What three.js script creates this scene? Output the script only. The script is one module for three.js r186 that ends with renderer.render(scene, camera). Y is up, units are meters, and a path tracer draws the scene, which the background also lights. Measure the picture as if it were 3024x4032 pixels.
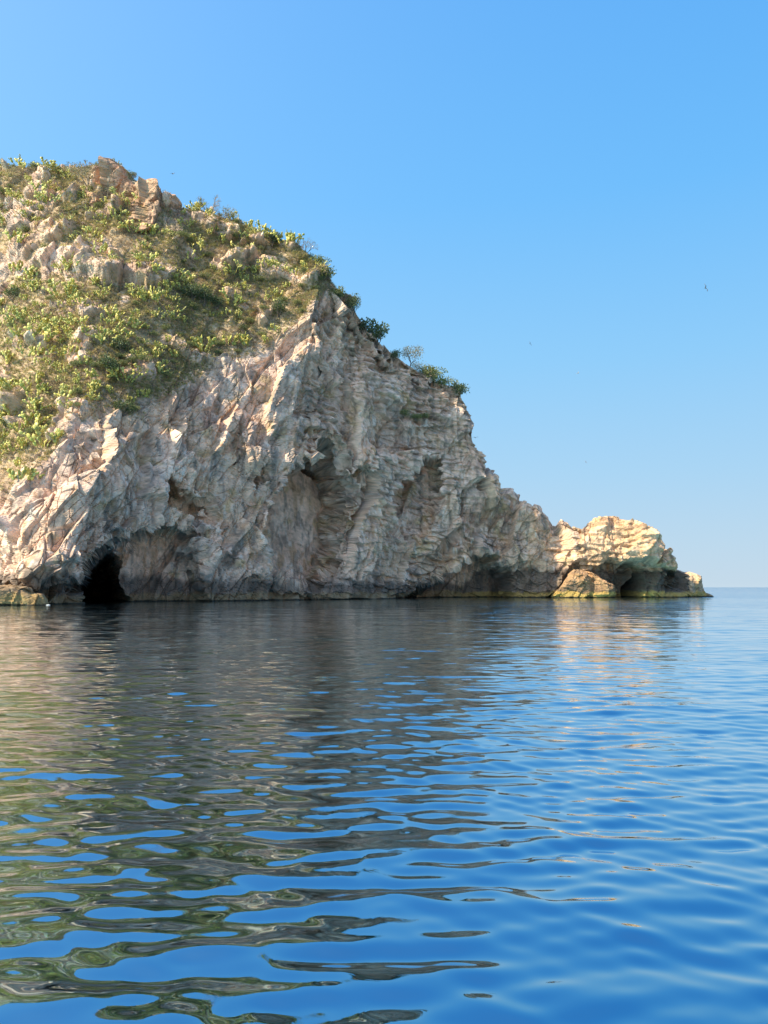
import * as THREE from 'three';
import { mergeGeometries } from 'three/addons/utils/BufferGeometryUtils.js';

// ---------------------------------------------------------------- camera, sky, sun, exposure
const scene = new THREE.Scene();
const camera = new THREE.PerspectiveCamera(2 * Math.atan(512 / 769) * 180 / Math.PI, 768 / 1024, 0.1, 30000);
camera.position.set(0, 2, 0);
camera.rotation.x = Math.atan(75 / 769);

const renderer = new THREE.WebGLRenderer({ antialias: true });
renderer.toneMapping = THREE.LinearToneMapping;
renderer.toneMappingExposure = 1.55;
renderer.shadowMap.enabled = true;

const SUN_DIR = new THREE.Vector3(-0.67, 0.66, 0.32).normalize();
const smooth = (a, b, x) => { const t = Math.min(1, Math.max(0, (x - a) / (b - a))); return t * t * (3 - 2 * t); };
const mix = (a, b, t) => a + (b - a) * t;
const mix3 = (a, b, t) => [mix(a[0], b[0], t), mix(a[1], b[1], t), mix(a[2], b[2], t)];

{ // clear sky: paler and hazier towards the horizon, a broad bright aureole round the sun
  const W = 1024, H = 512, d = new Float32Array(W * H * 4);
  const stops = [[0, [0.36, 0.45, 0.525]], [0.05, [0.325, 0.445, 0.545]], [0.14, [0.255, 0.425, 0.58]], [0.28, [0.17, 0.385, 0.61]], [0.46, [0.09, 0.315, 0.615]], [0.64, [0.05, 0.252, 0.58]], [1, [0.035, 0.18, 0.49]]];
  for (let j = 0; j < H; j++) {
    const el = ((j + 0.5) / H - 0.5) * Math.PI, s = Math.max(0, Math.sin(el));
    let k = 0; while (k < stops.length - 2 && s > stops[k + 1][0]) k++;
    const c = mix3(stops[k][1], stops[k + 1][1], Math.min(1, (s - stops[k][0]) / (stops[k + 1][0] - stops[k][0])));
    for (let i = 0; i < W; i++) {
      const az = ((i + 0.5) / W - 0.5) * 2 * Math.PI;
      const x = Math.cos(el) * Math.cos(az), y = Math.sin(el), z = Math.cos(el) * Math.sin(az);
      const cosA = x * SUN_DIR.x + y * SUN_DIR.y + z * SUN_DIR.z, ang = Math.acos(Math.min(1, Math.max(-1, cosA)));
      const glow = 1.3 * Math.exp(-((ang / 0.4) ** 2)) + 0.38 * Math.exp(-((ang / 1.0) ** 2));
      const o = (j * W + i) * 4;
      d[o] = c[0] + glow; d[o + 1] = c[1] + 0.95 * glow; d[o + 2] = c[2] + 0.82 * glow; d[o + 3] = 1;
    }
  }
  const t = new THREE.DataTexture(d, W, H, THREE.RGBAFormat, THREE.FloatType);
  t.mapping = THREE.EquirectangularReflectionMapping; t.magFilter = t.minFilter = THREE.LinearFilter; t.needsUpdate = true;
  scene.background = t; scene.environment = t;
}
const sun = new THREE.DirectionalLight(new THREE.Color(1, 0.87, 0.63), 5);
sun.position.copy(SUN_DIR).multiplyScalar(300); sun.castShadow = true;
sun.target.position.set(0, 20, -125); sun.position.add(sun.target.position);
sun.shadow.mapSize.set(4096, 4096);
Object.assign(sun.shadow.camera, { left: -140, right: 140, top: 120, bottom: -120, near: 1, far: 700 });
scene.add(sun, sun.target);

// ---------------------------------------------------------------- helpers
function rng(seed) { let a = seed >>> 0; return () => { a = (a + 0x6D2B79F5) | 0; let t = Math.imul(a ^ (a >>> 15), 1 | a); t = (t + Math.imul(t ^ (t >>> 7), 61 | t)) ^ t; return ((t ^ (t >>> 14)) >>> 0) / 4294967296; }; }
const PERM = new Uint8Array(1024);
{ const r = rng(77), p = [...Array(512).keys()].map((i) => i & 255); for (let i = 255; i > 0; i--) { const j = Math.floor(r() * (i + 1)); [p[i], p[j]] = [p[j], p[i]]; } for (let i = 0; i < 1024; i++) PERM[i] = p[i & 255]; }
const grad = (h, x, y, z) => { h &= 15; const u = h < 8 ? x : y, v = h < 4 ? y : (h === 12 || h === 14) ? x : z; return ((h & 1) ? -u : u) + ((h & 2) ? -v : v); };
function noise(x, y, z) {
  const fx = Math.floor(x), fy = Math.floor(y), fz = Math.floor(z), X = fx & 255, Y = fy & 255, Z = fz & 255;
  x -= fx; y -= fy; z -= fz;
  const u = x * x * x * (x * (x * 6 - 15) + 10), v = y * y * y * (y * (y * 6 - 15) + 10), w = z * z * z * (z * (z * 6 - 15) + 10);
  const A = PERM[X] + Y, AA = PERM[A] + Z, AB = PERM[A + 1] + Z, B = PERM[X + 1] + Y, BA = PERM[B] + Z, BB = PERM[B + 1] + Z;
  const l = (a, b, t) => a + (b - a) * t;
  return l(l(l(grad(PERM[AA], x, y, z), grad(PERM[BA], x - 1, y, z), u), l(grad(PERM[AB], x, y - 1, z), grad(PERM[BB], x - 1, y - 1, z), u), v),
    l(l(grad(PERM[AA + 1], x, y, z - 1), grad(PERM[BA + 1], x - 1, y, z - 1), u), l(grad(PERM[AB + 1], x, y - 1, z - 1), grad(PERM[BB + 1], x - 1, y - 1, z - 1), u), v), w);
}
function fbm(x, y, z, oct) { let s = 0, a = 1; for (let i = 0; i < oct; i++) { s += a * noise(x, y, z); x = x * 2.03 + 17.1; y = y * 2.03 + 5.3; z = z * 2.03 - 9.7; a *= 0.5; } return s; }
function hash3(x, y, z, s) { let h = Math.imul(x, 374761393) ^ Math.imul(y, 668265263) ^ Math.imul(z, 1274126177) ^ Math.imul(s, 974634777); h = Math.imul(h ^ (h >>> 13), 1274126177); return (h ^ (h >>> 16)) >>> 0; }
// cells of broken rock: each cell is a tilted facet; fD its displacement, fE the distance to the cell's border, fH its own random number
let fD = 0, fE = 0, fH = 0;
function facet(x, y, z, seed, tiltY = 0) {
  const ix = Math.floor(x), iy = Math.floor(y), iz = Math.floor(z);
  let d1 = 9, d2 = 9, b = 0, bx = 0, by = 0, bz = 0, e = 0, ex = 0, ey = 0, ez = 0;
  for (let k = -1; k <= 1; k++) for (let j = -1; j <= 1; j++) for (let i = -1; i <= 1; i++) {
    const h = hash3(ix + i, iy + j, iz + k, seed);
    const px = ix + i + (h & 1023) / 1023, py = iy + j + ((h >>> 10) & 1023) / 1023, pz = iz + k + ((h >>> 20) & 1023) / 1023;
    const dx = x - px, dy = y - py, dz = z - pz, d = dx * dx + dy * dy + dz * dz;
    if (d < d1) { d2 = d1; e = b; ex = bx; ey = by; ez = bz; d1 = d; b = h; bx = dx; by = dy; bz = dz; } else if (d < d2) { d2 = d; e = h; ex = dx; ey = dy; ez = dz; }
  }
  const g = Math.imul(b, 2654435761) >>> 0, plane = (g, X, Y, Z) => ((g & 4095) / 4095 - 0.5) + X * (((g >>> 12) & 255) / 127 - 1) + Y * ((((g >>> 20) & 255) / 127 - 1) + tiltY) + Z * (((g >>> 4) & 255) / 127 - 1);
  fH = (g & 4095) / 4095; fE = Math.sqrt(d2) - Math.sqrt(d1);
  fD = plane(g, bx, by, bz);
  if (fE < 0.05) { const o = plane(Math.imul(e, 2654435761) >>> 0, ex, ey, ez), t = smooth(0, 0.05, fE); fD = mix((fD + o) / 2, fD, t); } // neighbouring facets meet in a short slope
}
const used = {};
function named(o, name) { const n = used[name] = (used[name] ?? -1) + 1; o.name = n ? `${name}_${String(n).padStart(3, '0')}` : name; return o; }
function tag(o, name, label, category, group, kind) {
  named(o, name); o.userData.label = label; if (category) o.userData.category = category;
  if (group) o.userData.group = group; if (kind) o.userData.kind = kind;
  o.traverse((m) => { if (m.isMesh) { m.castShadow = true; m.receiveShadow = true; } });
  scene.add(o); return o;
}
function part(geometry, material, name, parent) { const m = new THREE.Mesh(geometry, material); m.name = name; m.castShadow = m.receiveShadow = true; parent.add(m); return m; }

// fine grain and fine relief of the limestone, tiles of 5 m
function grainTextures(size, seed) {
  const col = new Uint8Array(size * size * 4), hgt = new Uint8Array(size * size * 4);
  // tileable: noise taken on a torus-like blend of four shifted copies
  const tile = (f, u, v) => { const a = f(u, v), b = f(u - 1, v), c = f(u, v - 1), e = f(u - 1, v - 1); return (a * (1 - u) + b * u) * (1 - v) + (c * (1 - u) + e * u) * v; };
  for (let j = 0; j < size; j++) for (let i = 0; i < size; i++) {
    const u = i / size, v = j / size, o = (j * size + i) * 4;
    const n = tile((x, y) => fbm(x * 7 + seed, y * 7, 3.3, 5), u, v), r = tile((x, y) => Math.abs(noise(x * 11, y * 16 + seed, 8.1)) + 0.5 * Math.abs(noise(x * 25, y * 33 + seed, 1.7)) + 0.25 * Math.abs(noise(x * 60, y * 60, 4.4)), u, v);
    const g = Math.max(0, Math.min(255, 248 + 55 * n + 14 * tile((x, y) => noise(x * 90, y * 90, 2.2), u, v)));
    col[o] = g; col[o + 1] = g * 0.995; col[o + 2] = g * 0.985; col[o + 3] = 255;
    const h = Math.max(0, Math.min(255, 40 + 210 * r + 40 * n)); hgt[o] = hgt[o + 1] = hgt[o + 2] = h; hgt[o + 3] = 255;
  }
  const mk = (a, srgb) => { const t = new THREE.DataTexture(a, size, size, THREE.RGBAFormat); t.wrapS = t.wrapT = THREE.RepeatWrapping; t.magFilter = THREE.LinearFilter; t.minFilter = THREE.LinearMipmapLinearFilter; t.generateMipmaps = true; if (srgb) t.colorSpace = THREE.SRGBColorSpace; t.needsUpdate = true; return t; };
  return [mk(col, true), mk(hgt, false)];
}
const [grainMap, grainBump] = grainTextures(512, 11.5);
const rockMaterial = new THREE.MeshStandardMaterial({ vertexColors: true, map: grainMap, bumpMap: grainBump, bumpScale: 0.2, roughness: 0.93, metalness: 0 });

// ---------------------------------------------------------------- the cliff
// control net of the headland: each line is one section from below the water over the brow and the crest to the far side
const NET = [[[-117.3,-3,-127],[-117.3,0,-128],[-117.8,1.6,-128.5],[-118.7,3.1,-129.5],[-120,4.7,-131],[-122.3,6.2,-133],[-130.1,15.7,-142],[-138.4,24.3,-151],[-149.3,31.9,-160],[-151.5,29.7,-168.9],[-154.9,14.4,-184.6],[-158.2,-3,-199.1]],
[[-86.6,-3,-112],[-86.6,0,-113],[-87.1,2.1,-113.6],[-88,4.1,-114.8],[-89.4,6.2,-116.6],[-91.7,8.3,-119],[-98.6,26.3,-128.7],[-106,43.4,-138.3],[-117.8,59.5,-148],[-121.9,55.4,-164.7],[-128.2,26.8,-193.8],[-134.4,-3,-220.9]],
[[-63.5,-3,-100],[-63.5,0,-101],[-64,2.8,-101.8],[-65,5.7,-103.4],[-66.5,8.5,-105.8],[-69.1,11.4,-109],[-75.5,33.4,-120],[-82.4,54.5,-131],[-93.8,74.7,-142],[-99,69.5,-162.9],[-106.8,33.6,-199.5],[-114.7,-3,-233.5]],
[[-49,-3,-91],[-49,0,-92],[-49.5,3.4,-92.9],[-50.5,6.7,-94.7],[-51.9,10.1,-97.4],[-54.4,13.4,-101],[-60.8,36.8,-114],[-67.7,59.2,-127],[-78.7,80.6,-140],[-84.3,75,-162.6],[-92.8,36.3,-202.1],[-101.3,-3,-238.8]],
[[-43.8,-3,-87.2],[-43.8,0,-88.2],[-44.3,3.6,-89.1],[-45.1,7.2,-90.8],[-46.5,10.9,-93.5],[-48.8,14.5,-97],[-55.2,37.7,-111],[-62.1,59.9,-125],[-72.9,81.3,-139],[-78.6,75.6,-161.8],[-87.1,36.6,-201.6],[-95.7,-3,-238.6]],
[[-40.4,-3,-85],[-40.4,0,-86],[-40.8,3.8,-86.9],[-41.7,7.7,-88.7],[-43,11.5,-91.4],[-45.3,15.4,-95],[-51.5,38.3,-109.7],[-58.4,60.4,-124.3],[-69,81.5,-139],[-74.7,75.8,-161.8],[-83.2,36.7,-201.7],[-91.8,-3,-238.8]],
[[-38.1,-3,-85.6],[-38.1,0,-86.6],[-38.5,4.4,-87.5],[-39.4,8.8,-89.4],[-40.6,13.2,-92.2],[-42.9,17.6,-96],[-48.6,39.8,-110.3],[-54.9,61.1,-124.7],[-64.6,81.5,-139],[-70.3,75.8,-161.8],[-78.8,36.7,-201.7],[-87.4,-3,-238.8]],
[[-37.2,-3,-86.6],[-37.2,0,-87.6],[-37.6,4.8,-88.5],[-38.4,9.6,-90.3],[-39.5,14.4,-92.9],[-41.7,19.2,-96.5],[-47,40.9,-110.7],[-53.1,61.6,-124.8],[-62.4,81.5,-139],[-68.1,75.8,-161.8],[-76.6,36.7,-201.7],[-85.2,-3,-238.8]],
[[-36.2,-3,-88],[-36.2,0,-89],[-36.6,5.8,-89.9],[-37.3,11.5,-91.7],[-38.4,17.3,-94.4],[-40.7,23.1,-98],[-45.5,43.6,-111.7],[-51,63.1,-125.3],[-59.8,81.7,-139],[-65.5,76,-161.9],[-74.1,36.8,-201.9],[-82.6,-3,-239.1]],
[[-34.4,-3,-91],[-34.4,0,-92],[-34.8,6.6,-92.9],[-35.4,13.2,-94.7],[-36.4,19.8,-97.4],[-38.7,26.4,-101],[-42.5,45.9,-113.7],[-47.3,64.4,-126.3],[-54.9,82,-139],[-60.7,76.3,-162],[-69.3,36.9,-202.2],[-77.9,-3,-239.5]],
[[-33,-3,-94],[-33,0,-95],[-33.3,6.5,-95.8],[-33.8,13,-97.4],[-34.7,19.5,-99.8],[-36.6,26.1,-103],[-39.8,45.5,-114.7],[-43.9,64,-126.3],[-50.6,81.6,-138],[-56.3,75.9,-160.9],[-64.9,36.7,-200.8],[-73.5,-3,-238]],
[[-31.7,-3,-97],[-31.7,0,-98],[-31.9,6.3,-98.6],[-32.3,12.7,-99.8],[-32.8,19,-101.6],[-34.4,25.3,-104],[-37.1,43.6,-114.7],[-40.5,61,-125.3],[-46.3,77.5,-136],[-51.8,72.1,-157.7],[-59.9,34.9,-195.7],[-68,-3,-230.9]],
[[-29.3,-3,-101],[-29.3,0,-102],[-29.5,7.4,-102.8],[-30,14.7,-104.4],[-30.7,22.1,-106.8],[-32.4,29.4,-110],[-33.9,45.3,-118],[-36.2,60.3,-126],[-40.5,74.3,-134],[-45.7,69.1,-154.8],[-53.5,33.5,-191.2],[-61.3,-3,-225.1]],
[[-27.4,-3,-103],[-27.4,0,-104],[-27.6,8.1,-105],[-28.1,16.2,-106.8],[-28.9,24.3,-109.7],[-30.7,32.4,-113.5],[-31.9,46.7,-121],[-33.8,60,-128.5],[-37.6,72.4,-136],[-42.7,67.3,-156.3],[-50.3,32.6,-191.7],[-57.9,-3,-224.7]],
[[-25,-3,-106],[-25,0,-107],[-25.2,8.9,-108],[-25.7,17.8,-110],[-26.4,26.7,-113],[-28.1,35.6,-117],[-28.9,48.6,-123.7],[-30.4,60.8,-130.3],[-33.6,72,-137],[-38.6,66.9,-157.2],[-46.2,32.4,-192.4],[-53.7,-3,-225.2]],
[[-21.7,-3,-109],[-21.7,0,-110],[-21.9,9.6,-111],[-22.3,19.2,-113],[-22.9,28.7,-116],[-24.4,38.3,-120],[-24.9,50,-126],[-26.1,60.8,-132],[-28.6,70.7,-138],[-33.5,65.7,-157.8],[-40.9,31.8,-192.4],[-48.4,-3,-224.6]],
[[-18.2,-3,-112],[-18.2,0,-113],[-18.4,10.2,-114],[-18.7,20.4,-115.8],[-19.2,30.6,-118.7],[-20.4,40.9,-122.5],[-20.6,51,-127.8],[-21.5,60.2,-133.2],[-23.4,68.4,-138.5],[-28.2,63.6,-157.7],[-35.4,30.8,-191.2],[-42.6,-3,-222.3]],
[[-13.3,-3,-116.5],[-13.3,0,-117.5],[-13.4,11.5,-118.3],[-13.6,23,-119.9],[-13.9,34.5,-122.3],[-14.7,46,-125.5],[-14.7,53.4,-129.8],[-15.2,59.9,-134.2],[-16.4,65.5,-138.5],[-21,60.9,-156.8],[-27.9,29.5,-188.9],[-34.8,-3,-218.7]],
[[-10,-3,-119],[-10,0,-120],[-10.1,13,-120.9],[-10.3,26.1,-122.7],[-10.5,39.1,-125.4],[-11.2,52.1,-129],[-11,55.6,-131.7],[-11.2,58.4,-134.3],[-11.9,60.6,-137],[-16.2,56.3,-154],[-22.5,27.2,-183.6],[-28.9,-3,-211.2]],
[[-8.4,-3,-121],[-8.4,0,-122],[-8.4,13.2,-122.9],[-8.6,26.5,-124.7],[-8.7,39.7,-127.4],[-9.3,52.9,-131],[-9.1,54,-132],[-9.1,54.8,-133],[-9.5,55.4,-134],[-13.4,51.5,-149.5],[-19.2,24.9,-176.6],[-25.1,-3,-201.8]],
[[-6,-3,-124],[-6,0,-125],[-6,12.5,-125.8],[-6.1,25.1,-127.2],[-6.2,37.6,-129.5],[-6.5,50.1,-132.5],[-6.4,51,-133.3],[-6.4,51.8,-134.2],[-6.7,52.3,-135],[-10.3,48.6,-149.6],[-15.8,23.5,-175.3],[-21.3,-3,-199.1]],
[[-3,-3,-127],[-3,0,-128],[-3,11.6,-128.7],[-3.1,23.1,-130.1],[-3.1,34.7,-132.2],[-3.3,46.3,-135],[-3.2,47.3,-136],[-3.2,48,-137],[-3.4,48.6,-138],[-6.8,45.2,-151.6],[-11.9,21.9,-175.4],[-17,-3,-197.5]],
[[1.6,-3,-132],[1.6,0,-133],[1.6,10.7,-133.6],[1.7,21.4,-134.8],[1.7,32.1,-136.6],[1.8,42.8,-139],[1.7,43.7,-140],[1.7,44.5,-141],[1.8,45,-142],[-1.4,41.8,-154.6],[-6.1,20.2,-176.6],[-10.8,-3,-197.1]],
[[5.8,-3,-136],[5.8,0,-137],[5.8,10.2,-137.5],[5.9,20.4,-138.5],[5.9,30.6,-140],[6.2,40.8,-142],[6,41.8,-143],[6.1,42.5,-144],[6.3,43.1,-145],[3.3,40,-157.1],[-1.2,19.4,-178.1],[-5.8,-3,-197.7]],
[[10.9,-3,-139],[10.9,0,-140],[11,9.6,-140.5],[11.1,19.2,-141.5],[11.2,28.9,-143],[11.6,38.5,-145],[11.4,39.4,-146],[11.5,40.2,-147],[11.9,40.6,-148],[9,37.8,-159.4],[4.8,18.3,-179.3],[0.5,-3,-197.8]],
[[14.2,-3,-140],[14.2,0,-141],[14.3,9,-141.5],[14.4,18.1,-142.5],[14.5,27.1,-144],[15.1,36.1,-146],[14.8,37.2,-147],[14.9,38,-148],[15.4,38.6,-149],[12.7,35.9,-159.8],[8.7,17.4,-178.7],[4.6,-3,-196.3]],
[[15.5,-3,-140.5],[15.5,0,-141.5],[15.5,8.1,-142],[15.6,16.2,-142.8],[15.8,24.4,-144.2],[16.3,32.5,-146],[16.1,33.5,-147],[16.2,34.4,-148],[16.6,34.9,-149],[14.2,32.5,-158.8],[10.5,15.7,-175.9],[6.9,-3,-191.8]],
[[16.9,-3,-141.5],[16.9,0,-142.5],[17,6.4,-142.9],[17.1,12.7,-143.8],[17.3,19.1,-145.2],[17.8,25.4,-147],[17.6,26.4,-148],[17.7,27.2,-149],[18.1,27.7,-150],[16.2,25.8,-157.8],[13.3,12.5,-171.4],[10.4,-3,-184]],
[[19.2,-3,-144],[19.2,0,-145],[19.2,5.6,-145.3],[19.3,11.2,-145.9],[19.4,16.8,-146.8],[19.8,22.4,-148],[19.7,23.2,-149],[19.8,23.8,-150],[20.2,24.1,-151],[18.5,22.4,-157.7],[16,10.8,-169.6],[13.5,-3,-180.5]],
[[22.6,-3,-145],[22.6,0,-146],[22.7,4.6,-146.3],[22.8,9.2,-146.9],[22.9,13.8,-147.8],[23.3,18.4,-149],[23.2,19.2,-150],[23.4,19.8,-151],[23.8,20.2,-152],[22.4,18.7,-157.6],[20.3,9.1,-167.5],[18.2,-3,-176.7]],
[[26.4,-3,-145.5],[26.4,0,-146.5],[26.4,4,-146.8],[26.5,8,-147.2],[26.6,12,-148],[27.1,16,-149],[27,16.8,-150],[27.2,17.4,-151],[27.6,17.7,-152],[26.4,16.5,-157],[24.5,8,-165.7],[22.7,-3,-173.7]],
[[30.9,-3,-146],[30.9,0,-147],[30.9,3.4,-147.2],[31,6.8,-147.6],[31.1,10.2,-148.2],[31.5,13.6,-149],[31.5,14.4,-150],[31.7,15,-151],[32.2,15.3,-152],[31,14.1,-156.8],[29.2,6.9,-165.2],[27.4,-3,-173]],
[[36.3,-3,-146.5],[36.3,0,-147.5],[36.3,2.9,-147.8],[36.5,5.9,-148.2],[36.6,8.8,-149],[37.1,11.7,-150],[37.1,12.5,-151],[37.4,13.1,-152],[37.9,13.4,-153],[36.7,12.2,-157.8],[34.9,6,-166.2],[33.1,-3,-174]],
[[42,-3,-148],[42,0,-149],[42.1,2.5,-149.3],[42.3,5,-149.9],[42.5,7.5,-150.8],[43.1,10,-152],[43.1,10.8,-153],[43.4,11.3,-154],[44,11.6,-155],[42.8,10.4,-159.8],[41,5.2,-168.2],[39.2,-3,-176]],
[[48.3,-3,-151],[48.3,0,-152],[48.4,0.9,-152.2],[48.5,1.8,-152.6],[48.7,2.7,-153.2],[49,3.7,-154],[49.3,4.4,-155],[49.6,4.9,-156],[50,5.1,-157],[48.8,3.9,-161.8],[47,2.3,-170.2],[45.2,-3,-178]]]
;
// hollows (D > 0) and bulges (D < 0) in metres: outline in x and y, distance, direction, softness
const HOLLOWS = [
{D:7,gx:-0.55,gy:0,w:0.9,dir:[-0.45,-0.9],z:100,poly:[[-36.4,-3.0],[-35.9,1.6],[-35.3,3.2],[-34.5,5.1],[-33.7,6.9],[-32.6,8.2],[-31.6,9.0],[-30.6,10.0],[-29.9,11.3],[-28.8,10.5],[-27.4,9.8],[-26.0,9.5],[-24.9,7.0],[-24.5,4.1],[-23.7,-3.0]]},
{D:40,gx:0,gy:0,w:0.45,dir:[-0.37,-0.93],z:94,poly:[[-36.4,-3.0],[-35.9,1.6],[-35.3,3.2],[-34.5,5.1],[-33.7,6.9],[-32.7,6.3],[-32.1,3.7],[-31.4,-3.0]]},
{D:4.5,gx:0,gy:0.35,w:0.9,dir:[-0.5,-0.87],z:107,poly:[[-30.8,15.9],[-30.4,17.1],[-29.6,17.8],[-28.2,16.7],[-26.5,14.5],[-24.7,14.4],[-23.4,12.8],[-23.9,11.1],[-26.0,11.3],[-28.1,12.1],[-30.1,13.1]]},
{D:10,gx:-0.1,gy:0.14,w:0.9,dir:[-0.45,-0.9],z:121,poly:[[-17.5,8.0],[-16.2,14.4],[-14.7,19.0],[-13.8,20.6],[-11.9,22.0],[-10.4,23.3],[-9.4,26.2],[-8.3,25.0],[-7.2,21.6],[-5.7,19.1],[-5.4,15.6],[-6.8,10.0],[-7.0,5.5],[-9.4,1.9],[-14.7,2.6],[-16.9,4.6]]},
{D:6,gx:0,gy:0,w:0.6,dir:[-0.3,-0.95],z:124,poly:[[-10.4,22.9],[-9.4,26.4],[-8.2,25.8],[-6.4,21.0],[-7.2,19.8]]},
{D:3.6,gx:-0.1,gy:0.2,w:0.8,dir:[-0.3,-0.95],z:138,poly:[[1.5,16.4],[1.7,18.9],[4.2,21.0],[6.4,24.6],[10.5,26.3],[11.8,23.3],[10.2,17.1],[8.4,11.9],[4.9,8.4],[2.0,11.5]]},
{D:1.2,gx:0,gy:0,w:0.5,dir:[-0.3,-0.95],z:136,poly:[[1.7,16.9],[2.2,19.4],[4.2,20.0],[5.1,18.0],[3.3,14.9]]},
{D:-3,gx:0,gy:0,w:2.6,dir:[-0.3,-0.95],z:132,poly:[[-5.7,19.4],[-6.6,24.8],[-3.9,28.7],[1.7,29.2],[3.4,24.3],[1.7,19.7],[-2.3,18.0]]},
{D:8,gx:-0.1,gy:0,w:0.7,dir:[-0.25,-0.97],z:142,poly:[[4.1,-3.0],[5.8,0.5],[9.6,2.6],[12.4,4.7],[15.4,6.7],[18.9,9.2],[21.9,8.0],[24.2,4.7],[25.3,-3.0]]},
{D:3,gx:0,gy:0,w:0.5,dir:[-0.3,-0.95],z:91,poly:[[-54.1,-3.0],[-54.5,2.6],[-44.2,2.7],[-39.8,2.3],[-37.4,2.0],[-35.8,1.6],[-35.3,0.8],[-35.2,-3.0]]},
{D:-1.9,gx:0,gy:0,w:1.1,dir:[-0.4,-0.9],z:99,poly:[[-38.2,17.4],[-39.0,24.2],[-38.7,26.5],[-36.7,25.6],[-35.3,20.6],[-34.9,15.3]]},
{D:2,gx:0,gy:0,w:0.6,dir:[-0.4,-0.9],z:125,poly:[[-12.1,37.6],[-10.8,39.8],[-9.6,38.9],[-10.0,36.8],[-11.0,35.7]]},
{D:1.8,gx:0,gy:0,w:0.6,dir:[-0.4,-0.9],z:115,poly:[[-20.0,15.5],[-19.9,19.2],[-17.9,22.0],[-17.0,20.2],[-18.6,15.7]]},
{D:-1.8,gx:0,gy:0,w:3,dir:[-0.4,-0.9],z:114,poly:[[-21.7,-3.0],[-20.8,6.6],[-17.9,8.8],[-15.9,4.7],[-12.7,-3.0]]},
{D:1.6,gx:0,gy:0,w:1.6,dir:[0,-1],z:147,poly:[[22.2,-3.0],[22.0,6.6],[28.4,6.9],[36.7,6.1],[36.0,-3.0]]},
{D:-1.3,gx:0,gy:0,w:1,dir:[-0.2,-0.98],z:140,poly:[[1.7,32.2],[9.3,34.2],[11.8,31.6],[6.1,29.5],[1.7,29.3]]},
{D:-1.6,gx:0,gy:0,w:1.6,dir:[-0.4,-0.9],z:125,poly:[[-13.3,46.2],[-11.1,51.2],[-8.7,42.0],[-8.9,33.3],[-9.7,27.3],[-11.8,24.6],[-13.4,32.5]]},
{D:2,gx:0,gy:0,w:1.4,dir:[-0.4,-0.9],z:130,poly:[[-7.5,42.4],[-5.3,45.0],[-4.3,35.5],[-4.7,28.6],[-6.6,28.2],[-7.1,35.5]]},
{D:1.6,gx:0,gy:0,w:1.3,dir:[-0.4,-0.9],z:113,poly:[[-24.1,23.2],[-22.1,28.0],[-20.3,25.9],[-21.2,14.8],[-22.6,9.1],[-24.0,14.6]]},
{D:1.4,gx:0,gy:0,w:0.7,dir:[-0.3,-0.95],z:141,poly:[[11.1,9.4],[13.3,11.2],[16.0,12.1],[15.5,9.1],[12.4,7.7]]},
{D:-1.3,gx:0,gy:0,w:1.2,dir:[-0.4,-0.9],z:113,poly:[[-25.3,7.7],[-18.3,0.5],[-12.7,0.8],[-13.4,2.5],[-18.3,6.6],[-23.2,9.8]]}]
;
function polyDist(P, x, y) { // signed distance, positive inside
  let d = 1e9, inside = false;
  for (let i = 0, j = P.length - 1; i < P.length; j = i++) {
    const [xi, yi] = P[i], [xj, yj] = P[j], ex = xj - xi, ey = yj - yi, wx = x - xi, wy = y - yi;
    const t = Math.max(0, Math.min(1, (wx * ex + wy * ey) / (ex * ex + ey * ey)));
    d = Math.min(d, (wx - ex * t) ** 2 + (wy - ey * t) ** 2);
    if ((yi > y) !== (yj > y) && x < (ex * (y - yi)) / ey + xi) inside = !inside;
  }
  return Math.sqrt(d) * (inside ? 1 : -1);
}
for (const f of HOLLOWS) { f.cx = f.poly.reduce((s, p) => s + p[0], 0) / f.poly.length; f.cy = f.poly.reduce((s, p) => s + p[1], 0) / f.poly.length; f.box = [Math.min(...f.poly.map((p) => p[0])) - 4, Math.max(...f.poly.map((p) => p[0])) + 4, Math.min(...f.poly.map((p) => p[1])) - 4, Math.max(...f.poly.map((p) => p[1])) + 4]; }
function carve(list, p, o) { // moves the point of index o in array p into hollows and out to bulges
  const x = p[o], y = p[o + 1], z = p[o + 2];
  const wx = 0.7 * noise(x / 2.2, y / 2.2, z / 2.2 + 9) + 0.35 * noise(x / 0.8, y / 0.8, z / 0.8), wy = 0.7 * noise(x / 2.2 + 31, y / 2.2, z / 2.2) + 0.35 * noise(x / 0.8, y / 0.8 + 40, z / 0.8);
  let sx = 0, sz = 0, deep = 0;
  for (const f of list) {
    if (x < f.box[0] || x > f.box[1] || y < f.box[2] || y > f.box[3] || Math.abs(z + f.z) > 14) continue;
    const k = f.D > 20 ? 0.3 : 1, d = polyDist(f.poly, x + wx * k, y + wy * k);
    if (d < -0.5 * f.w) continue;
    const t = smooth(-0.3 * f.w, 1.4 * f.w, d), D = f.D > 0 ? Math.max(0.15, f.D + f.gx * (x - f.cx) + f.gy * (y - f.cy)) : f.D * smooth(0, 2.2 * f.w, d);
    sx += f.dir[0] * D * t; sz += f.dir[1] * D * t; deep += Math.max(0, D * t);
  }
  p[o] += sx; p[o + 2] += sz; return deep;
}
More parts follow.
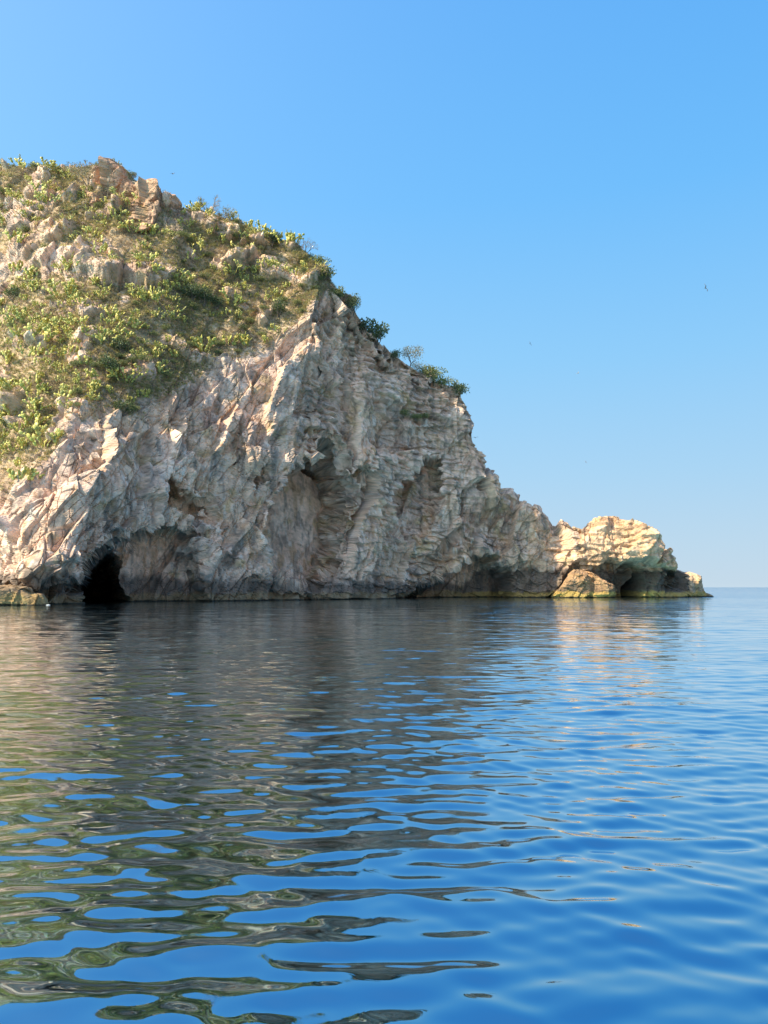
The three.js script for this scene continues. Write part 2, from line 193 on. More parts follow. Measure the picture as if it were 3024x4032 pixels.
// broken limestone: displacement along the normal, in metres; also sets cellTint
let cellTint = 0, crackAt = 1;
function rockRelief(x, y, z, strata, flute) {
  const wx = x + 0.3 * noise(x / 5, y / 5, z / 5), wy = y + 0.3 * noise(x / 5 + 7, y / 5, z / 5), wz = z + 0.3 * noise(x / 5, y / 5 + 13, z / 5);
  let s = 1.5 * fbm(x / 11, y / 11, z / 11, 3) - 0.9 * Math.abs(noise(x / 6, y / 9, z / 6));
  const calm = 0.35 + 0.9 * smooth(-0.25, 0.35, fbm(x / 7 + 90, y / 7, z / 7, 2)); // smooth faces and shattered ones
  // long slabs leaning against each other, then the blocks they break into
  const along = 0.6 * wx - 0.8 * wz, up = along * 0.50 + wy * 0.87, across = wy * 0.50 - along * 0.87, deepIn = wx * 0.8 + wz * 0.6;
  facet(up / 13, across / 5, deepIn / 6, 3); s += 1.9 * fD; crackAt = fE * 2.2; cellTint = (fH - 0.5) * 0.7;
  facet(up / 6.5, across / 1.9, deepIn / 2.6, 5); s += 0.8 * fD * (1 - 0.35 * strata); crackAt = Math.min(crackAt, fE * 1.3 + 0.05 * strata); cellTint += (fH - 0.5) * 0.7 * (1 - 0.5 * strata);
  facet(up / 2.0, across / 0.95, deepIn / 1.2, 7); s += 0.15 * fD * calm * (1 - 0.6 * strata); crackAt = Math.min(crackAt, fE + 0.03 + 0.05 * strata); cellTint += (fH - 0.5) * 0.35;
  if (strata > 0.02) { // thin drooping beds, each broken plate overhanging the one below
    const b = y + 0.12 * x + 2.2 * noise(x / 11, y / 16, z / 11) + 0.15 * noise(x / 3, y / 3, z / 3);
    facet(wx / 4.2, b / 1.25, wz / 4.2, 9, -1.6); s += 0.5 * strata * fD; crackAt = mix(crackAt, Math.min(crackAt, fE * 0.9), strata); cellTint += (fH - 0.5) * 0.5 * strata;
    facet(wx / 1.5, b / 0.5, wz / 1.5, 12, -1.3); s += 0.08 * strata * calm * fD;
  }
  if (strata < 0.98) { facet(wx / 0.6, wy / 0.7, wz / 0.6, 15); s += 0.055 * fD * calm * (1 - strata); cellTint += (fH - 0.5) * 0.3 * (1 - strata); }
  if (flute > 0) s += flute * (0.5 * Math.abs(noise(x / 0.9, y / 5, z / 0.9)) - 0.15);
  s += 0.06 * calm * fbm(x / 1.1, y / 0.9, z / 1.1, 3);
  if (crackAt < 0.09) s -= 0.42 * (1 - crackAt / 0.09);
  return s;
}
const C_GREY = [0.745, 0.505, 0.375], C_PALE = [0.86, 0.635, 0.50], C_BEIGE = [0.78, 0.53, 0.345], C_RED = [0.40, 0.245, 0.18], C_PINK = [0.46, 0.35, 0.29], C_OCHRE = [0.52, 0.37, 0.19], C_DARK = [0.075, 0.062, 0.052], C_ALGAE = [0.50, 0.34, 0.10], C_SOIL = [0.42, 0.305, 0.18];
function rockColour(x, y, z, o) {
  let c = mix3(C_GREY, C_PALE, smooth(-0.25, 0.55, fbm(x / 6 + 3, y / 6, z / 6, 4) + (o.pale ?? 0)));
  c = mix3(c, C_BEIGE, (o.beige ?? 0.6) * smooth(-0.15, 0.5, fbm(x / 9 + 50, y / 9, z / 9, 4) + (o.warm ?? 0)));
  c = mix3(c, C_PINK, 0.45 * smooth(0.12, 0.5, fbm(x / 5, y / 5 + 80, z / 5, 4)));
  c = mix3(c, C_RED, 0.6 * smooth(0.30 - (o.red ?? 0), 0.62, fbm(x / 4.5 - 40, y / 4.5, z / 4.5, 4)));
  c = mix3(c, C_OCHRE, 0.7 * smooth(0.36, 0.65, fbm(x / 3.5, y / 3.5, z / 3.5 + 60, 3)));
  // dark seep streaks, rust runs and white droppings down the face, then lichen
  c = mix3(c, [0.20, 0.175, 0.15], 0.6 * smooth(0.22, 0.5, fbm(x / 0.9 + 5, y / 14, z / 0.9, 3)));
  c = mix3(c, [0.50, 0.28, 0.13], 0.5 * smooth(0.32, 0.6, fbm(x / 1.3 - 70, y / 11, z / 1.3, 3)));
  c = mix3(c, [0.82, 0.79, 0.73], 0.4 * smooth(0.40, 0.62, fbm(x / 0.7 + 140, y / 7, z / 0.7, 3)));
  c = mix3(c, [0.16, 0.15, 0.135], 0.55 * smooth(0.18, 0.6, fbm(x / 1.6, y / 6, z / 1.6 - 20, 4)));
  if (o.tint) c = [c[0] * o.tint[0], c[1] * o.tint[1], c[2] * o.tint[2]];
  const k = 1 + 0.30 * cellTint + 0.22 * noise(x / 0.45, y / 0.45, z / 0.45);
  c = [c[0] * k, c[1] * k, c[2] * k];
  // tide mark: black lichen band above, also painted shade where raised on spur and knoll; ochre weed at the waterline, both with ragged edges
  const rag = 1.1 * fbm(x / 1.8, y / 3.2, z / 1.8, 3);
  c = mix3(c, C_DARK, (o.blackAmount ?? 0.85) * (1 - smooth((o.black ?? 2.2) - 0.5, (o.black ?? 2.2) + 0.6, y + rag)));
  c = mix3(c, C_ALGAE, (o.weed ?? 0.6) * (1 - smooth(0.8, 1.3, y + 0.45 * rag)));
  c = mix3(c, [0.03, 0.028, 0.02], 1 - smooth(0.1, 0.24, y + 0.12 * rag));
  return c;
}
function gridGeometry(p, c, uv, nu, nv) {
  const idx = new Uint32Array((nu - 1) * (nv - 1) * 6); let q = 0;
  for (let i = 0; i < nu - 1; i++) for (let j = 0; j < nv - 1; j++) { const a = i * nv + j, b = a + nv; idx[q++] = a; idx[q++] = b; idx[q++] = a + 1; idx[q++] = b; idx[q++] = b + 1; idx[q++] = a + 1; }
  const g = new THREE.BufferGeometry();
  g.setAttribute('position', new THREE.BufferAttribute(p, 3)); if (c) g.setAttribute('color', new THREE.BufferAttribute(c, 3)); if (uv) g.setAttribute('uv', new THREE.BufferAttribute(uv, 2));
  g.setIndex(new THREE.BufferAttribute(idx, 1)); g.computeVertexNormals(); return g;
}
const catmull = (a, b, c, d, t) => 0.5 * (2 * b + (c - a) * t + (2 * a - 5 * b + 4 * c - d) * t * t + (3 * b - a - 3 * c + d) * t * t * t);

const NU = 900, NV = 640, ROWS = 12, COLS = NET.length;
const cliffPos = new Float32Array(NU * NV * 3), cliffRow = new Float32Array(NV);
{
  // rows: dense on the wall and the slope, sparse behind the crest
  for (let j = 0; j < NV; j++) { const t = j / (NV - 1); cliffRow[j] = t < 0.06 ? (t / 0.06) * 1.0 : t < 0.95 ? 1 + ((t - 0.06) / 0.89) * 7.15 : 8.15 + ((t - 0.95) / 0.05) * 2.85; }
  const tmp = Array.from({ length: ROWS }, () => [0, 0, 0]);
  const cl = (k, n) => Math.max(0, Math.min(n - 1, k));
  for (let i = 0; i < NU; i++) {
    const t = i / (NU - 1), u = t < 0.05 ? (t / 0.05) * 2.6 : 2.6 + ((t - 0.05) / 0.95) * (COLS - 1 - 2.6), a = Math.min(COLS - 2, Math.floor(u)), f = u - a;
    for (let r = 0; r < ROWS; r++) for (let k = 0; k < 3; k++) tmp[r][k] = catmull(NET[cl(a - 1, COLS)][r][k], NET[a][r][k], NET[a + 1][r][k], NET[cl(a + 2, COLS)][r][k], f);
    for (let j = 0; j < NV; j++) {
      const v = cliffRow[j], b = Math.min(ROWS - 2, Math.floor(v)), g = v - b, o = (i * NV + j) * 3;
      for (let k = 0; k < 3; k++) cliffPos[o + k] = catmull(tmp[cl(b - 1, ROWS)][k], tmp[b][k], tmp[b + 1][k], tmp[cl(b + 2, ROWS)][k], g);
    }
  }
}
const slopeness = (i, j) => { const v = cliffRow[j], o = (i * NV + j) * 3, x = cliffPos[o]; return smooth(4.75, 5.35, v) * (1 - smooth(-14, -7, x)); };
const cliffSlope = new Float32Array(NU * NV), cliffSoil = new Float32Array(NU * NV);
{
  const col = new Float32Array(NU * NV * 3), uv = new Float32Array(NU * NV * 2), base = cliffPos.slice();
  for (let n = 0; n < NU * NV; n++) cliffSlope[n] = slopeness(Math.floor(n / NV), n % NV);
  const deep = new Float32Array(NU * NV);
  for (let n = 0; n < NU * NV; n++) deep[n] = carve(HOLLOWS, cliffPos, n * 3);
  // normals of the carved form, softened over a few cells, as the direction of the relief
  const nor = new Float32Array(NU * NV * 3), S = 4;
  for (let i = 0; i < NU; i++) for (let j = 0; j < NV; j++) {
    const i0 = Math.max(0, i - S), i1 = Math.min(NU - 1, i + S), j0 = Math.max(0, j - S), j1 = Math.min(NV - 1, j + S), o = (i * NV + j) * 3;
    const a = (i1 * NV + j) * 3, b = (i0 * NV + j) * 3, c = (i * NV + j1) * 3, e = (i * NV + j0) * 3;
    const ux = cliffPos[a] - cliffPos[b], uy = cliffPos[a + 1] - cliffPos[b + 1], uz = cliffPos[a + 2] - cliffPos[b + 2], vx = cliffPos[c] - cliffPos[e], vy = cliffPos[c + 1] - cliffPos[e + 1], vz = cliffPos[c + 2] - cliffPos[e + 2];
    let nx = uy * vz - uz * vy, ny = uz * vx - ux * vz, nz = ux * vy - uy * vx; const l = Math.hypot(nx, ny, nz) || 1;
    nor[o] = nx / l; nor[o + 1] = ny / l; nor[o + 2] = nz / l;
  }
  for (let n = 0; n < NU * NV; n++) {
    const o = n * 3, x = cliffPos[o], y = cliffPos[o + 1], z = cliffPos[o + 2], sl = cliffSlope[n], v = cliffRow[n % NV];
    const back = smooth(8.2, 9, v);
    const strata = smooth(-19, -8, x) * (1 - 0.55 * smooth(18, 23, x)) * (0.45 + 0.55 * smooth(-0.25, 0.2, fbm(x / 12, y / 12 + 70, z / 12, 2) + 0.25 * smooth(14, 24, y) - 0.1));
    const outcrop = smooth(-0.02, 0.16, fbm(x / 8 + 20, y / 7, z / 8, 3) + 0.5 * Math.exp(-(((y - 57) / 6) ** 2)) * smooth(-30, -42, x) - 0.26);
    cliffSoil[n] = sl * (1 - outcrop);
    const flute = (1 - smooth(6, 9, y)) * (1 - smooth(-14, -8, x)) * 0.9;
    let d = rockRelief(x, y, z, strata * (1 - 0.6 * sl), flute);
    const rough = 1 - 0.72 * cliffSoil[n] - 0.5 * back;
    d = d * rough + sl * (0.9 * outcrop - 0.3) - 0.25 * cliffSoil[n];
    d *= 1 - 0.8 * smooth(2.5, 11, deep[n]);
    cliffPos[o] += nor[o] * d; cliffPos[o + 1] += nor[o + 1] * d; cliffPos[o + 2] += nor[o + 2] * d;
    // colour
    const px = cliffPos[o], py = cliffPos[o + 1], pz = cliffPos[o + 2], right = smooth(8, 22, x);
    const redZone = 0.30 * Math.exp(-(((x + 18) / 16) ** 2) - (((y - 33) / 8) ** 2)) + 0.22 * Math.exp(-(((x + 45) / 12) ** 2) - (((y - 72) / 7) ** 2));
    let c = rockColour(px, py, pz, { warm: 0.35 * right + 0.25 * smooth(-8, 0, x) * (1 - smooth(0, 14, y)) + 0.3 * sl, beige: 0.6 + 0.25 * right, pale: 0.12 * (1 - right) - 0.1 * right - 0.05 * sl, red: redZone, black: mix(2.9, 5.4, smooth(15, 20, x)) + (x < -30 ? 0.6 : 0), blackAmount: 0.75, weed: 0.25 + 0.6 * right });  // on the spur the dark band climbs: wet stain plus painted undercut shade
    if (cliffSoil[n] > 0.01) {
      const soil = mix3(C_SOIL, [0.52, 0.40, 0.25], smooth(-0.3, 0.4, fbm(px / 3, py / 3, pz / 3, 3))), g = 1 + 0.35 * noise(px / 0.5, py / 0.5, pz / 0.5);
      c = mix3(c, [soil[0] * g, soil[1] * g, soil[2] * g], 0.92 * cliffSoil[n]);
    }
    col[o] = c[0]; col[o + 1] = c[1]; col[o + 2] = c[2];
    uv[n * 2] = (px * 0.72 - pz * 0.70) / 5; uv[n * 2 + 1] = (py - 0.25 * pz + 0.1 * px) / 5;
  }
  const g = gridGeometry(cliffPos, col, uv, NU, NV);
  tag(new THREE.Mesh(g, rockMaterial), 'cliff', 'tall grey limestone headland with sea caves, sloping down to a low spur', 'cliff', null, 'structure');
}

// limestone shore, out of view behind and beside the boat: placed to throw warm light on the shaded wall
{
  const nu = 150, nv = 60, p = new Float32Array(nu * nv * 3), c = new Float32Array(nu * nv * 3), uv = new Float32Array(nu * nv * 2);
  for (let i = 0; i < nu; i++) for (let j = 0; j < nv; j++) {
    const t = i / (nu - 1), s = j / (nv - 1), a = mix(-0.10, 1.45, t), R = 118 + 10 * noise(t * 6, 1.5, 2) + 70 * s, n = i * nv + j, o = n * 3; // bearing from due starboard to nearly astern
    const h = (95 + 22 * fbm(t * 5, 3.3, 1, 3)) * smooth(-0.02, 0.10, t) * smooth(1.02, 0.9, t) * Math.min(1, s * 1.6) ** 0.8 + 5 * fbm(t * 30, s * 8, 7, 4) - 4 + (s > 0.9 ? -30 * (s - 0.9) : 0);
    p[o] = R * Math.cos(a); p[o + 1] = h; p[o + 2] = R * Math.sin(a);
    cellTint = 0; let q = rockColour(p[o], p[o + 1], p[o + 2], { pale: 0.2, warm: 0.2, black: 1.5 });
    q = mix3(q, [0.24, 0.22, 0.10], 0.7 * smooth(0.05, 0.35, fbm(p[o] / 9, p[o + 1] / 9, p[o + 2] / 9, 3) + 0.004 * (p[o + 1] - 50)));
    c[o] = q[0]; c[o + 1] = q[1]; c[o + 2] = q[2]; uv[n * 2] = (R * a) / 5; uv[n * 2 + 1] = (p[o + 1] + 70 * s) / 5;
  }
  const g = gridGeometry(p, c, uv, nu, nv);
  tag(new THREE.Mesh(g, rockMaterial), 'unseen_shore', 'limestone shore out of view behind the boat, placed to warm the shaded wall', 'shore', null, 'structure');
}

// ---------------------------------------------------------------- the sea
const WAVES = [];
{ // short smooth wind ripples running towards the shore, a weaker cross set and a low swell
  const r = rng(2024), add = (n, l0, l1, slope, dir, spread) => { for (let k = 0; k < n; k++) { const L = l0 * (l1 / l0) ** ((k + r()) / n), a = dir + (r() + r() + r() - 1.5) * spread, K = 2 * Math.PI / L; WAVES.push([K * Math.cos(a), K * Math.sin(a), (slope / Math.sqrt(n)) * 1.414 / K, r() * 6.283, L]); } };
  add(30, 0.19, 0.58, 0.094, 1.72, 0.95);
  add(18, 0.55, 1.4, 0.040, 1.45, 0.8);
  add(10, 2, 7, 0.014, 1.8, 0.7);
  add(8, 0.14, 0.22, 0.012, 1.6, 1.2);
}
const seaHeight = (x, z, cell) => { let h = 0; for (const [kx, kz, a, ph, L] of WAVES) { const f = (L / cell - 2.2) / 2.5; if (f > 0) h += a * Math.min(1, f) * Math.sin(kx * x + kz * z + ph); } return h; };
{
  const size = 1024, tile = 24, hgt = new Float32Array(size * size), r = rng(9), ws = [];
  for (let k = 0; k < 60; k++) { const L = 0.22 * (2.4 / 0.22) ** r(), a = 1.6 + (r() + r() - 1) * 1.1, kx = Math.round(tile / L * Math.cos(a)), kz = Math.round(tile / L * Math.sin(a)); if (kx || kz) ws.push([kx, kz, (tile / Math.hypot(kx, kz)), r() * 6.283]); }
  let lo = 1e9, hi = -1e9;
  for (let j = 0; j < size; j++) for (let i = 0; i < size; i++) { let h = 0; for (const [kx, kz, L, ph] of ws) h += L * Math.sin(2 * Math.PI * (kx * i + kz * j) / size + ph); hgt[j * size + i] = h; lo = Math.min(lo, h); hi = Math.max(hi, h); }
  const d = new Uint8Array(size * size * 4); for (let n = 0; n < size * size; n++) { const v = Math.round((hgt[n] - lo) / (hi - lo) * 255); d[n * 4] = d[n * 4 + 1] = d[n * 4 + 2] = v; d[n * 4 + 3] = 255; }
  const t = new THREE.DataTexture(d, size, size, THREE.RGBAFormat); t.wrapS = t.wrapT = THREE.RepeatWrapping; t.magFilter = THREE.LinearFilter; t.needsUpdate = true;
  const seaColour = new THREE.Color().setRGB(0.13, 0.38, 0.52);
  const near = new THREE.MeshPhysicalMaterial({ color: seaColour, metalness: 1, roughness: 0.03, ior: 1.34 });
  // a sheet of rings round the boat, fine nearby, out to the horizon
  const radii = [1.2]; while (radii[radii.length - 1] < 9000) { const q = radii[radii.length - 1]; radii.push(q * (q < 3 ? 1.02 : q < 70 ? 1.0045 : q < 260 ? 1.008 : 1.05)); }
  const angles = []; for (let a = -Math.PI; a < Math.PI - 1e-6;) { angles.push(a); const off = Math.abs(a + Math.PI / 2); a += off < 0.56 ? 0.0034 : off < 0.7 ? 0.02 : 0.08; if (a > Math.PI) a = Math.PI; } angles.push(Math.PI);
  const nu = radii.length, nv = angles.length, p = new Float32Array(nu * nv * 3), uv = new Float32Array(nu * nv * 2);
  for (let i = 0; i < nu; i++) for (let j = 0; j < nv; j++) {
    const o = i * nv + j, R = radii[i], a = angles[j], x = R * Math.cos(a), z = R * Math.sin(a), cell = Math.max(R * (R < 70 ? 0.0045 : R < 260 ? 0.008 : 0.05), R * ((angles[Math.min(nv - 1, j + 1)] - angles[Math.max(0, j - 1)]) / 2) * 0.9);
    p[o * 3] = x; p[o * 3 + 1] = seaHeight(x, z, cell); p[o * 3 + 2] = z; uv[o * 2] = x / tile; uv[o * 2 + 1] = z / tile;
  }
  const g = gridGeometry(p, null, uv, nu, nv);
  // the winding of the rings must face up
  const n0 = g.attributes.normal; if (n0.getY(Math.floor(nu / 2) * nv + 5) < 0) { const ix = g.index.array; for (let k = 0; k < ix.length; k += 3) { const s = ix[k]; ix[k] = ix[k + 1]; ix[k + 1] = s; } g.computeVertexNormals(); }
  // ripples too small for the sheet are relief of the surface, more of them the coarser the sheet gets
  const bands = [[6, 0.012, 0.9], [10, 0.026, 0.9], [22, 0.06, 0.9], [45, 0.09, 0.7], [80, 0.13, 0.5], [150, 0.17, 0.25], [400, 0.24, 0], [1e9, 0.3, 0]].map(([R, b, coat]) => { const m = near.clone(); m.bumpMap = t; m.bumpScale = b; m.clearcoat = coat; m.clearcoatRoughness = 0.03; return [R, m]; });
  let from = 0; bands.forEach(([R], k) => { let to = radii.findIndex((q) => q > R); if (to < 0 || to > nu - 1) to = nu - 1; g.addGroup(from * (nv - 1) * 6, (to - from) * (nv - 1) * 6, k); from = to; });
  tag(new THREE.Mesh(g, bands.map((b) => b[1])), 'sea', 'calm rippled blue sea reaching from the boat to the horizon', 'sea', null, 'structure');
}

// ---------------------------------------------------------------- free-standing rocks
function lerpLine(P, x) { if (x <= P[0][0]) return P[0][1]; for (let i = 1; i < P.length; i++) if (x <= P[i][0]) return mix(P[i - 1][1], P[i][1], (x - P[i - 1][0]) / (P[i][0] - P[i - 1][0])); return P[P.length - 1][1]; }
// a rock from its outline heights along x, its middle, half depth, and hollows
function makeRock(o) {
  const nu = o.nu, nv = o.nv, p = new Float32Array(nu * nv * 3), c = new Float32Array(nu * nv * 3), uv = new Float32Array(nu * nv * 2);
  const x0 = o.top[0][0], x1 = o.top[o.top.length - 1][0], cx = (x0 + x1) / 2, rx = (x1 - x0) / 2, bottom = o.bottom ?? -2.5;
  for (const f of o.hollows ?? []) { f.cx = f.cy = 0; f.box = [-1e9, 1e9, -1e9, 1e9]; f.gx = f.gy = 0; }
  const nor = new THREE.Vector3(), mid = new THREE.Vector3();
  for (let i = 0; i < nu; i++) for (let j = 0; j < nv; j++) {
    const n = i * nv + j, k = n * 3, th = (i / (nu - 1)) * 2 * Math.PI, t = 1 - j / (nv - 1);
    const rad = t < 0.62 ? 1 - 0.06 * (0.62 - t) : Math.sqrt(Math.max(0, 1 - ((t - 0.62) / 0.38) ** 2)), yy = t < 0.62 ? t / 0.62 * (o.shoulder ?? 0.66) : (o.shoulder ?? 0.66) + (1 - (o.shoulder ?? 0.66)) * Math.sin((t - 0.62) / 0.38 * Math.PI / 2);
    const ct = Math.cos(th), st = Math.sin(th), e = o.square ?? 0.8, X = cx + rx * rad * Math.sign(ct) * Math.abs(ct) ** e, Z = o.z + o.rz * rad * Math.sign(st) * Math.abs(st) ** e;
    const h = lerpLine(o.top, X) + (o.lean ?? 0) * (Z - o.z);
    p[k] = X; p[k + 1] = bottom + (h - bottom) * yy; p[k + 2] = Z;
  }
  const keep = p.slice();
  const dn = new Float32Array(nu * nv * 3);
  for (let i = 0; i < nu; i++) for (let j = 0; j < nv; j++) {
    const n = i * nv + j, k = n * 3; mid.set(cx, mix(bottom, lerpLine(o.top, keep[k]), 0.45), o.z); nor.set((keep[k] - mid.x) / (rx * rx), (keep[k + 1] - mid.y) / 60, (keep[k + 2] - mid.z) / (o.rz * o.rz)).normalize();
    dn[k] = nor.x; dn[k + 1] = nor.y; dn[k + 2] = nor.z;
  }
  for (let n = 0; n < nu * nv; n++) {
    const k = n * 3; if (o.hollows && dn[k + 2] > -0.1) carve(o.hollows, p, k);
    const x = p[k], y = p[k + 1], z = p[k + 2], s = rockRelief(x + (o.seed ?? 0), y, z, o.strata ?? 0.5, 0) * (o.rough ?? 0.6);
    const edge = (n % nv) === 0 || true ? 1 : 0;
    p[k] += dn[k] * s * edge; p[k + 1] += dn[k + 1] * s * 0.8; p[k + 2] += dn[k + 2] * s * edge;
    const q = rockColour(p[k] + (o.seed ?? 0), p[k + 1], p[k + 2], o.colour ?? {});
    c[k] = q[0]; c[k + 1] = q[1]; c[k + 2] = q[2];
    uv[n * 2] = (p[k] + 0.6 * p[k + 2]) / 5; uv[n * 2 + 1] = (p[k + 1] + 0.4 * p[k + 2]) / 5;
  }
  for (let j = 0; j < nv; j++) for (let k = 0; k < 3; k++) { const a = j * 3 + k, b = ((nu - 1) * nv + j) * 3 + k; p[b] = p[a]; c[b] = c[a]; }
  const g = gridGeometry(p, c, uv, nu, nv);
  const N = g.attributes.normal; for (let j = 0; j < nv; j++) { const a = j, b = (nu - 1) * nv + j; const v = new THREE.Vector3(N.getX(a) + N.getX(b), N.getY(a) + N.getY(b), N.getZ(a) + N.getZ(b)).normalize(); N.setXYZ(a, v.x, v.y, v.z); N.setXYZ(b, v.x, v.y, v.z); }
  g.deleteAttribute('normal'); // broken rock: hard facets
  return new THREE.Mesh(g, rockMaterial);
}
const SHORE = { tint: [0.95, 0.9, 0.8], warm: 0.35, pale: 0.3, beige: 0.7, black: 1.2, blackAmount: 0.35, weed: 0.95 };
tag(makeRock({ nu: 420, nv: 190, z: -155, rz: 8.5, shoulder: 0.55, square: 0.85, top: [[35, 8.5], [36.8, 11.2], [38.1, 12.8], [40.2, 13.5], [42.9, 15.0], [46.6, 15.4], [49.8, 14.4], [53, 12.6], [55.7, 10.7], [58, 8.9], [60.2, 7], [61, 5.6]], strata: 0.7, rough: 1.0, seed: 5, colour: { ...SHORE, tint: [0.95, 0.89, 0.78], black: 5.0, blackAmount: 0.88, pale: 0.45 }, hollows: [{ D: 2.6, w: 0.5, z: 148, dir: [0, -1], poly: [[38, -3], [39.5, 5], [42, 6.8], [46, 7.2], [50, 7.3], [55, 6.4], [60, 5.8], [63, 4.5], [63, -3]] },  // dark band carried up the knoll foot: wet stain, deepened as painted cave shade
  { D: 13, w: 0.6, z: 148, dir: [-0.1, -1], poly: [[44.6, -3], [44.4, 3.4], [45.9, 6.4], [48.5, 6.8], [50.9, 5.6], [50.5, -3]] }, { D: 3, w: 0.6, z: 148, dir: [0, -1], poly: [[40.5, 5.8], [42.4, 7], [43.9, 6.1], [43.6, 3], [41.2, 3]] }, { D: 2.2, w: 0.5, z: 149, dir: [-0.3, -0.95], poly: [[54.8, 5.4], [58.5, 6], [60, 4.1], [55.8, 3]] }] }),
  'rock_knoll', 'sunlit pale rock knoll with a dark sea cave under its brow', 'rock');
tag(makeRock({ nu: 200, nv: 100, z: -146.5, rz: 3.2, shoulder: 0.7, top: [[31.5, 1.6], [33.2, 3], [34.8, 4.6], [36.3, 5.5], [39.1, 4.3], [41.2, 3.1], [42.9, 2.2], [44, 1]], strata: 0.3, rough: 0.75, seed: 11, colour: { ...SHORE, tint: [0.62, 0.55, 0.43], pale: -0.1, black: 1.9, blackAmount: 0.5 } }),
  'rock_ledge', 'low sloping rock ledge with a yellow waterline before the knoll', 'rock');
tag(makeRock({ nu: 180, nv: 90, z: -159, rz: 4, shoulder: 0.6, top: [[57, 2.4], [58.6, 3.3], [60.3, 4.5], [62.2, 5], [64.3, 4], [65.2, 2.4], [65.8, 1]], strata: 0.4, rough: 0.42, seed: 19, colour: SHORE }),
  'end_rock', 'stepped yellowish rock at the seaward end of the headland', 'rock');
tag(makeRock({ nu: 90, nv: 50, z: -160, rz: 2, shoulder: 0.5, bottom: -1, top: [[63.8, 0.6], [66, 0.85], [68, 0.4]], strata: 0.2, rough: 0.22, seed: 23, colour: { ...SHORE, weed: 0.3, black: 2, blackAmount: 0.6 } }),
  'skerry', 'small flat dark rock just above water off the end rock', 'rock');
tag(makeRock({ nu: 150, nv: 80, z: -85.5, rz: 3, shoulder: 0.6, top: [[-48, 1.6], [-44, 2.2], [-41, 2.3], [-39, 2.2], [-37.9, 1.5], [-37.2, 0.4]], strata: 0.2, rough: 0.6, seed: 31, colour: { ...SHORE, tint: [0.55, 0.52, 0.42], weed: 0.35, pale: -0.3, black: 1.4 } }),
  'shore_boulder', 'rounded brown boulder at the waterline below the sunlit wall', 'boulder');
const CRAG = { tint: [0.8, 0.71, 0.63], warm: 0.3, beige: 0.7, red: 0.2, pale: -0.2, black: -9, weed: 0 };
tag(makeRock({ nu: 180, nv: 100, z: -135.5, rz: 5, bottom: 66, shoulder: 0.8, square: 0.5, top: [[-53.5, 76.3], [-51.8, 77.7], [-49.5, 78.1], [-47.6, 77.9], [-46.3, 76.5]], strata: 0.3, rough: 1.0, seed: 41, colour: CRAG }),
  'summit_crag', 'square reddish crag with a flat top on the summit', 'rock');
tag(makeRock({ nu: 180, nv: 100, z: -133, rz: 5, bottom: 62, shoulder: 0.75, square: 0.55, top: [[-48, 72.8], [-46, 74.6], [-43, 74.2], [-40, 73.6], [-38.2, 71.6], [-36.6, 69]], strata: 0.3, rough: 1.0, seed: 47, colour: CRAG }),
  'summit_crag', 'long brown crag stepping down beside the flat-topped summit crag', 'rock');

// ---------------------------------------------------------------- vegetation
class Soup { // collects triangles with a colour for every vertex
  constructor() { this.p = []; this.n = []; this.c = []; this.i = []; }
  vert(p, n, c) { this.p.push(p.x, p.y, p.z); this.n.push(n.x, n.y, n.z); this.c.push(c[0], c[1], c[2]); return this.p.length / 3 - 1; }
  tri(a, b, c) { this.i.push(a, b, c); }
  geometry() { const g = new THREE.BufferGeometry(); g.setAttribute('position', new THREE.Float32BufferAttribute(this.p, 3)); g.setAttribute('normal', new THREE.Float32BufferAttribute(this.n, 3)); g.setAttribute('color', new THREE.Float32BufferAttribute(this.c, 3)); g.setIndex(this.i); return g; }
  leaf(at, dir, side, len, wid, c) { // a folded pointed leaf
    const n = new THREE.Vector3().crossVectors(dir, side).normalize(), s = side.clone().multiplyScalar(wid / 2), m = at.clone().addScaledVector(dir, len * 0.45), t = at.clone().addScaledVector(dir, len);
    const a = this.vert(at, n, c), b = this.vert(m.clone().add(s).addScaledVector(n, wid * 0.12), n, c), d = this.vert(m.sub(s).addScaledVector(n, wid * 0.12), n, c), e = this.vert(t, n, c);
    this.tri(a, e, b); this.tri(a, d, e);
  }
  twig(a, b, r0, r1, c, sides = 3) { // a tapered stick
    const d = new THREE.Vector3().subVectors(b, a).normalize(), u = new THREE.Vector3(d.z + 0.3, d.x - 0.2, d.y + 0.1).cross(d).normalize(), w = new THREE.Vector3().crossVectors(d, u), k = [];
    for (let s = 0; s < sides; s++) { const t = (s / sides) * 2 * Math.PI, n = u.clone().multiplyScalar(Math.cos(t)).addScaledVector(w, Math.sin(t)); k.push([this.vert(a.clone().addScaledVector(n, r0), n, c), this.vert(b.clone().addScaledVector(n, r1), n, c)]); }
    for (let s = 0; s < sides; s++) { const [p, q] = k[s], [p2, q2] = k[(s + 1) % sides]; this.tri(p, p2, q); this.tri(p2, q2, q); }
  }
}
const rv = (r) => { const z = r() * 2 - 1, a = r() * 6.283, q = Math.sqrt(1 - z * z); return new THREE.Vector3(q * Math.cos(a), z, q * Math.sin(a)); };
const V = (x, y, z) => new THREE.Vector3(x, y, z);
const jig = (c, r, k) => { const f = 1 + (r() - 0.5) * k, g = (r() - 0.5) * k * 0.35; return [c[0] * (f + g), c[1] * f, c[2] * (f - g)]; };
const padMaterial = new THREE.MeshStandardMaterial({ vertexColors: true, roughness: 0.5 });
const leafMaterial = new THREE.MeshPhysicalMaterial({ vertexColors: true, roughness: 0.95, transmission: 0.35, thickness: 0, side: THREE.DoubleSide });
const barkMaterial = new THREE.MeshStandardMaterial({ vertexColors: true, roughness: 0.95, side: THREE.DoubleSide });

